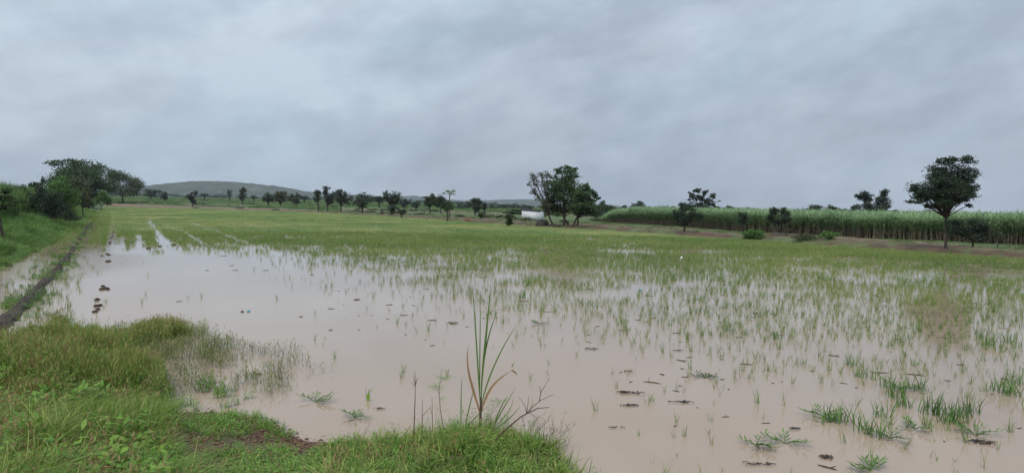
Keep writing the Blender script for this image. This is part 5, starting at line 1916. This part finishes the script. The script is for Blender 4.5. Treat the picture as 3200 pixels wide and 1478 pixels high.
stem_plant('dead_plant', 'tall dead brown stem with a forked tip, leftmost on the near mound', 'stem', (1295, 1400),
           [([(1295, 1400), (1294, 1330), (1297, 1250), (1298, 1200)], 1.6), ([(1298, 1205), (1294, 1185), (1292, 1162)], .9), ([(1298, 1205), (1303, 1185), (1308, 1178)], .8), ([(1298, 1210), (1288, 1198), (1287, 1190)], .6), ([(1298, 1200), (1298, 1175), (1299, 1160)], .7)], M_twig, 0, None, .008, 1)
stem_plant('dead_plant', 'short dark dead stem beside the leafy sapling on the near mound', 'stem', (1319, 1390), [([(1319, 1390), (1319, 1320), (1320, 1250)], 1.3), ([(1320, 1300), (1332, 1285), (1345, 1272)], .6)], M_twig, 0, None, .008, 2)
stem_plant('dead_plant', 'thin dead stem right behind the leafy sapling on the near mound', 'stem', (1352, 1380), [([(1352, 1380), (1351, 1310), (1350, 1240)], 1.2), ([(1351, 1300), (1345, 1270), (1330, 1290)], .5)], M_twig, 0, None, .008, 3)
stem_plant('sapling', 'slender sapling with small feathery leaves on the near mound', 'sapling', (1390, 1360),
           [([(1390, 1360), (1376, 1280), (1372, 1220), (1380, 1150)], 1.0), ([(1374, 1230), (1362, 1215), (1358, 1205)], .5), ([(1376, 1195), (1386, 1185), (1394, 1178)], .5)], M_twig, 26, M_herb, .008, 4, .045)
stem_plant('sapling', 'small feathery sapling right of the tall reed stem', 'sapling', (1530, 1350), [([(1530, 1350), (1535, 1300), (1545, 1250)], 1.0), ([(1540, 1290), (1555, 1262), (1565, 1250)], .6)], M_twig, 20, M_herb, .006, 5, .045)
stem_plant('dead_branch', 'leaning dead branch with forked twigs at the right of the near mound', 'branch', (1519, 1402),
           [([(1519, 1402), (1575, 1345), (1630, 1300), (1680, 1275), (1716, 1272)], 1.8), ([(1640, 1296), (1665, 1270), (1690, 1250), (1730, 1232)], 1.0), ([(1646, 1292), (1640, 1265), (1620, 1238)], .8), ([(1646, 1290), (1650, 1260), (1652, 1235)], .8),
            ([(1685, 1255), (1690, 1225), (1700, 1210), (1714, 1186)], .9), ([(1690, 1228), (1686, 1210), (1684, 1204)], .6), ([(1714, 1190), (1712, 1184), (1722, 1182)], .5), ([(1655, 1285), (1664, 1260), (1662, 1240)], .6), ([(1655, 1290), (1680, 1304), (1690, 1302)], .5)],
           M_twig, 1, M_herb, .009, 6, .03)
stem_plant('dead_plant', 'dark bare stem in the grass at the bottom, right end of the near mound', 'stem', (1716, 1470), [([(1716, 1470), (1718, 1430), (1720, 1404)], 1.3)], M_twig, 0, None, .009, 7)
stem_plant('dead_plant', 'dark bare stem left of the other one at the mound bottom right', 'stem', (1682, 1475), [([(1682, 1475), (1680, 1430), (1678, 1402)], 1.2)], M_twig, 0, None, .009, 8)


def brush(name, label, u0, v0, n, rad, hh, seed):
    b = hit(u0, v0)
    r = random.Random(seed)
    m = MB()
    for i in range(n // 2):
        az = r.random() * 6.28
        L = hh * r.uniform(.5, 1)
        p = np.array([r.gauss(0, rad * .3), r.gauss(0, rad * .3), 0])
        d = np.array([math.cos(az) * .5 + .25, math.sin(az) * .5, 1.0])
        q = p + d * L * .5
        e_ = q + (d + np.array([r.gauss(0, .3), r.gauss(0, .3), 0])) * L * .4
        m.tube([p, q, e_], [.0018, .0014, .0009], 4, .5, False)
        for j in range(3):
            f = q + (e_ - q) * r.random()
            g = f + np.array([r.gauss(0, .5), r.gauss(0, .5), .5]) * L * .25
            m.tube([f, (f + g) / 2, g], [.0012, .001, .0008], 4, .5, False)
    o = obj(name, m.mesh(name), M_twig, None, b)
    tag(o, label, 'weed', None)


brush('dry_brush', 'wispy brown dead weed at the right end of the near mound', 1715, 1400, 60, .35, .42, 1)
brush('dry_brush', 'wispy dead weed behind the leaning branch on the near mound', 1655, 1370, 40, .3, .35, 2)


# ------------------------------------------------------------------ leafy weeds in the water, lower right
def spray(u, v, n, L, seed, label, mat=None, up=0.35):
    """a low plant of long narrow leaves on arching shoots"""
    x, y = on_plane(u, v)
    r = random.Random(seed)
    L *= 0.8
    e = tag(empty('water_weed', (x, y, 0)), label, 'weed', 'leafy weeds in the water at the lower right')
    for i in range(n):
        az = r.random() * 6.28
        l = L * r.uniform(.6, 1.1)
        b = MB()
        tip = np.array([math.cos(az) * l, math.sin(az) * l, l * up * r.uniform(.4, 1.2)])
        b.tube([(0, 0, 0), tip * .5 + np.array([0, 0, .03]), tip], [.006, .005, .003], 4, .4, False)
        for k in range(7):
            t = (k + 2) / 8
            p = tip * t
            b.leaf(p, az + (.9 if k % 2 else -.9) + r.gauss(0, .2), r.uniform(.1, .6), .12, .026, r.uniform(.2, .9))
        b.leaf(tip, az, .4, .12, .026, .8)
        obj('shoot', b.mesh('shoot'), mat or M_tree_bright, e)
    return e


spray(2362, 1390, 6, .32, 1, 'bright green leafy weed, left of two at the lower right')
spray(2455, 1385, 5, .28, 2, 'bright green leafy weed, right of two at the lower right')
spray(2570, 1300, 6, .35, 3, 'leafy weed at the left tip of the grassy strip, lower right')
spray(2590, 1320, 4, .3, 4, 'leafy weed just below the tip of the grassy strip')
spray(2810, 1215, 7, .35, 5, 'leafy weed standing among tall rice tufts at the right')
spray(2780, 1368, 5, .3, 6, 'half drowned leafy weed under the grassy strip')
spray(3050, 1360, 6, .35, 7, 'sprawling leafy weed over a dark knot near the right edge')
spray(2720, 1470, 7, .25, 8, 'bright leafy weed cut by the bottom edge, lower right')
spray(2203, 1180, 5, .3, 9, 'dark floating weed in open water right of the slanting stalk', M_tree_mid, .15)
spray(1686, 1012, 5, .3, 10, 'small green weed on the water right of the tall reed tips')
spray(1110, 1275 + 30, 4, .22, 11, 'small weed in the water by the shore, left of the drifting leaf')
spray(985, 1255, 5, .3, 12, 'leafy weed in the water off the bare soil shore')
spray(2860, 1350 - 10, 5, .28, 13, 'leafy weed at the right end of the grassy strip')
# thick rice tussocks at the right
clumps = [(2600, 1310, 5), (2650, 1325, 8), (2700, 1350, 6), (2740, 1365, 5), (2790, 1240, 7), (2830, 1270, 6), (2905, 1290, 8), (2945, 1300, 8), (2990, 1320, 6), (2755, 1300, 4), (3130, 1225, 9), (3160, 1235, 7), (3180, 1200, 6),
          (2280, 1035, 5), (2430, 1060, 4), (2660, 1140, 4), (2700, 1180, 5), (2775, 1210, 5), (2870, 1220, 5), (3085, 1080, 6), (2570, 875, 8), (2600, 878, 6), (890, 795, 5), (980, 800, 5), (1655, 893, 6), (1630, 932, 4), (3010, 1300, 5), (2960, 1320, 5), (3150, 1070, 5), (3040, 1290, 5),
          (115, 870, 8), (105, 840, 4), (165, 800, 6), (30, 960, 6)]
big_rice = [tuft_mesh('rice_clump', 26, 0.13, 0.42, 0.012, 0.3, 0.45, 4, 800 + i, (0, .75), 0.5) for i in range(5)]
for mm in big_rice:
    mm.materials.append(M_bankgreen)
for k, (u, v, c_) in enumerate(clumps):
    x, y = on_plane(u, v)
    o = bpy.data.objects.new('grass_tussock', big_rice[k % 5])
    COL.objects.link(o)
    o.location = (x, y, 0)
    s = 0.75 + 0.06 * c_
    o.scale = (s, s, s * 0.85)
    o.rotation_euler = (0, 0, k * 2.1)
    tag(o, 'thick dark green grass tussock standing higher than the rice around it', 'grass', 'thick tussocks in the flooded field')
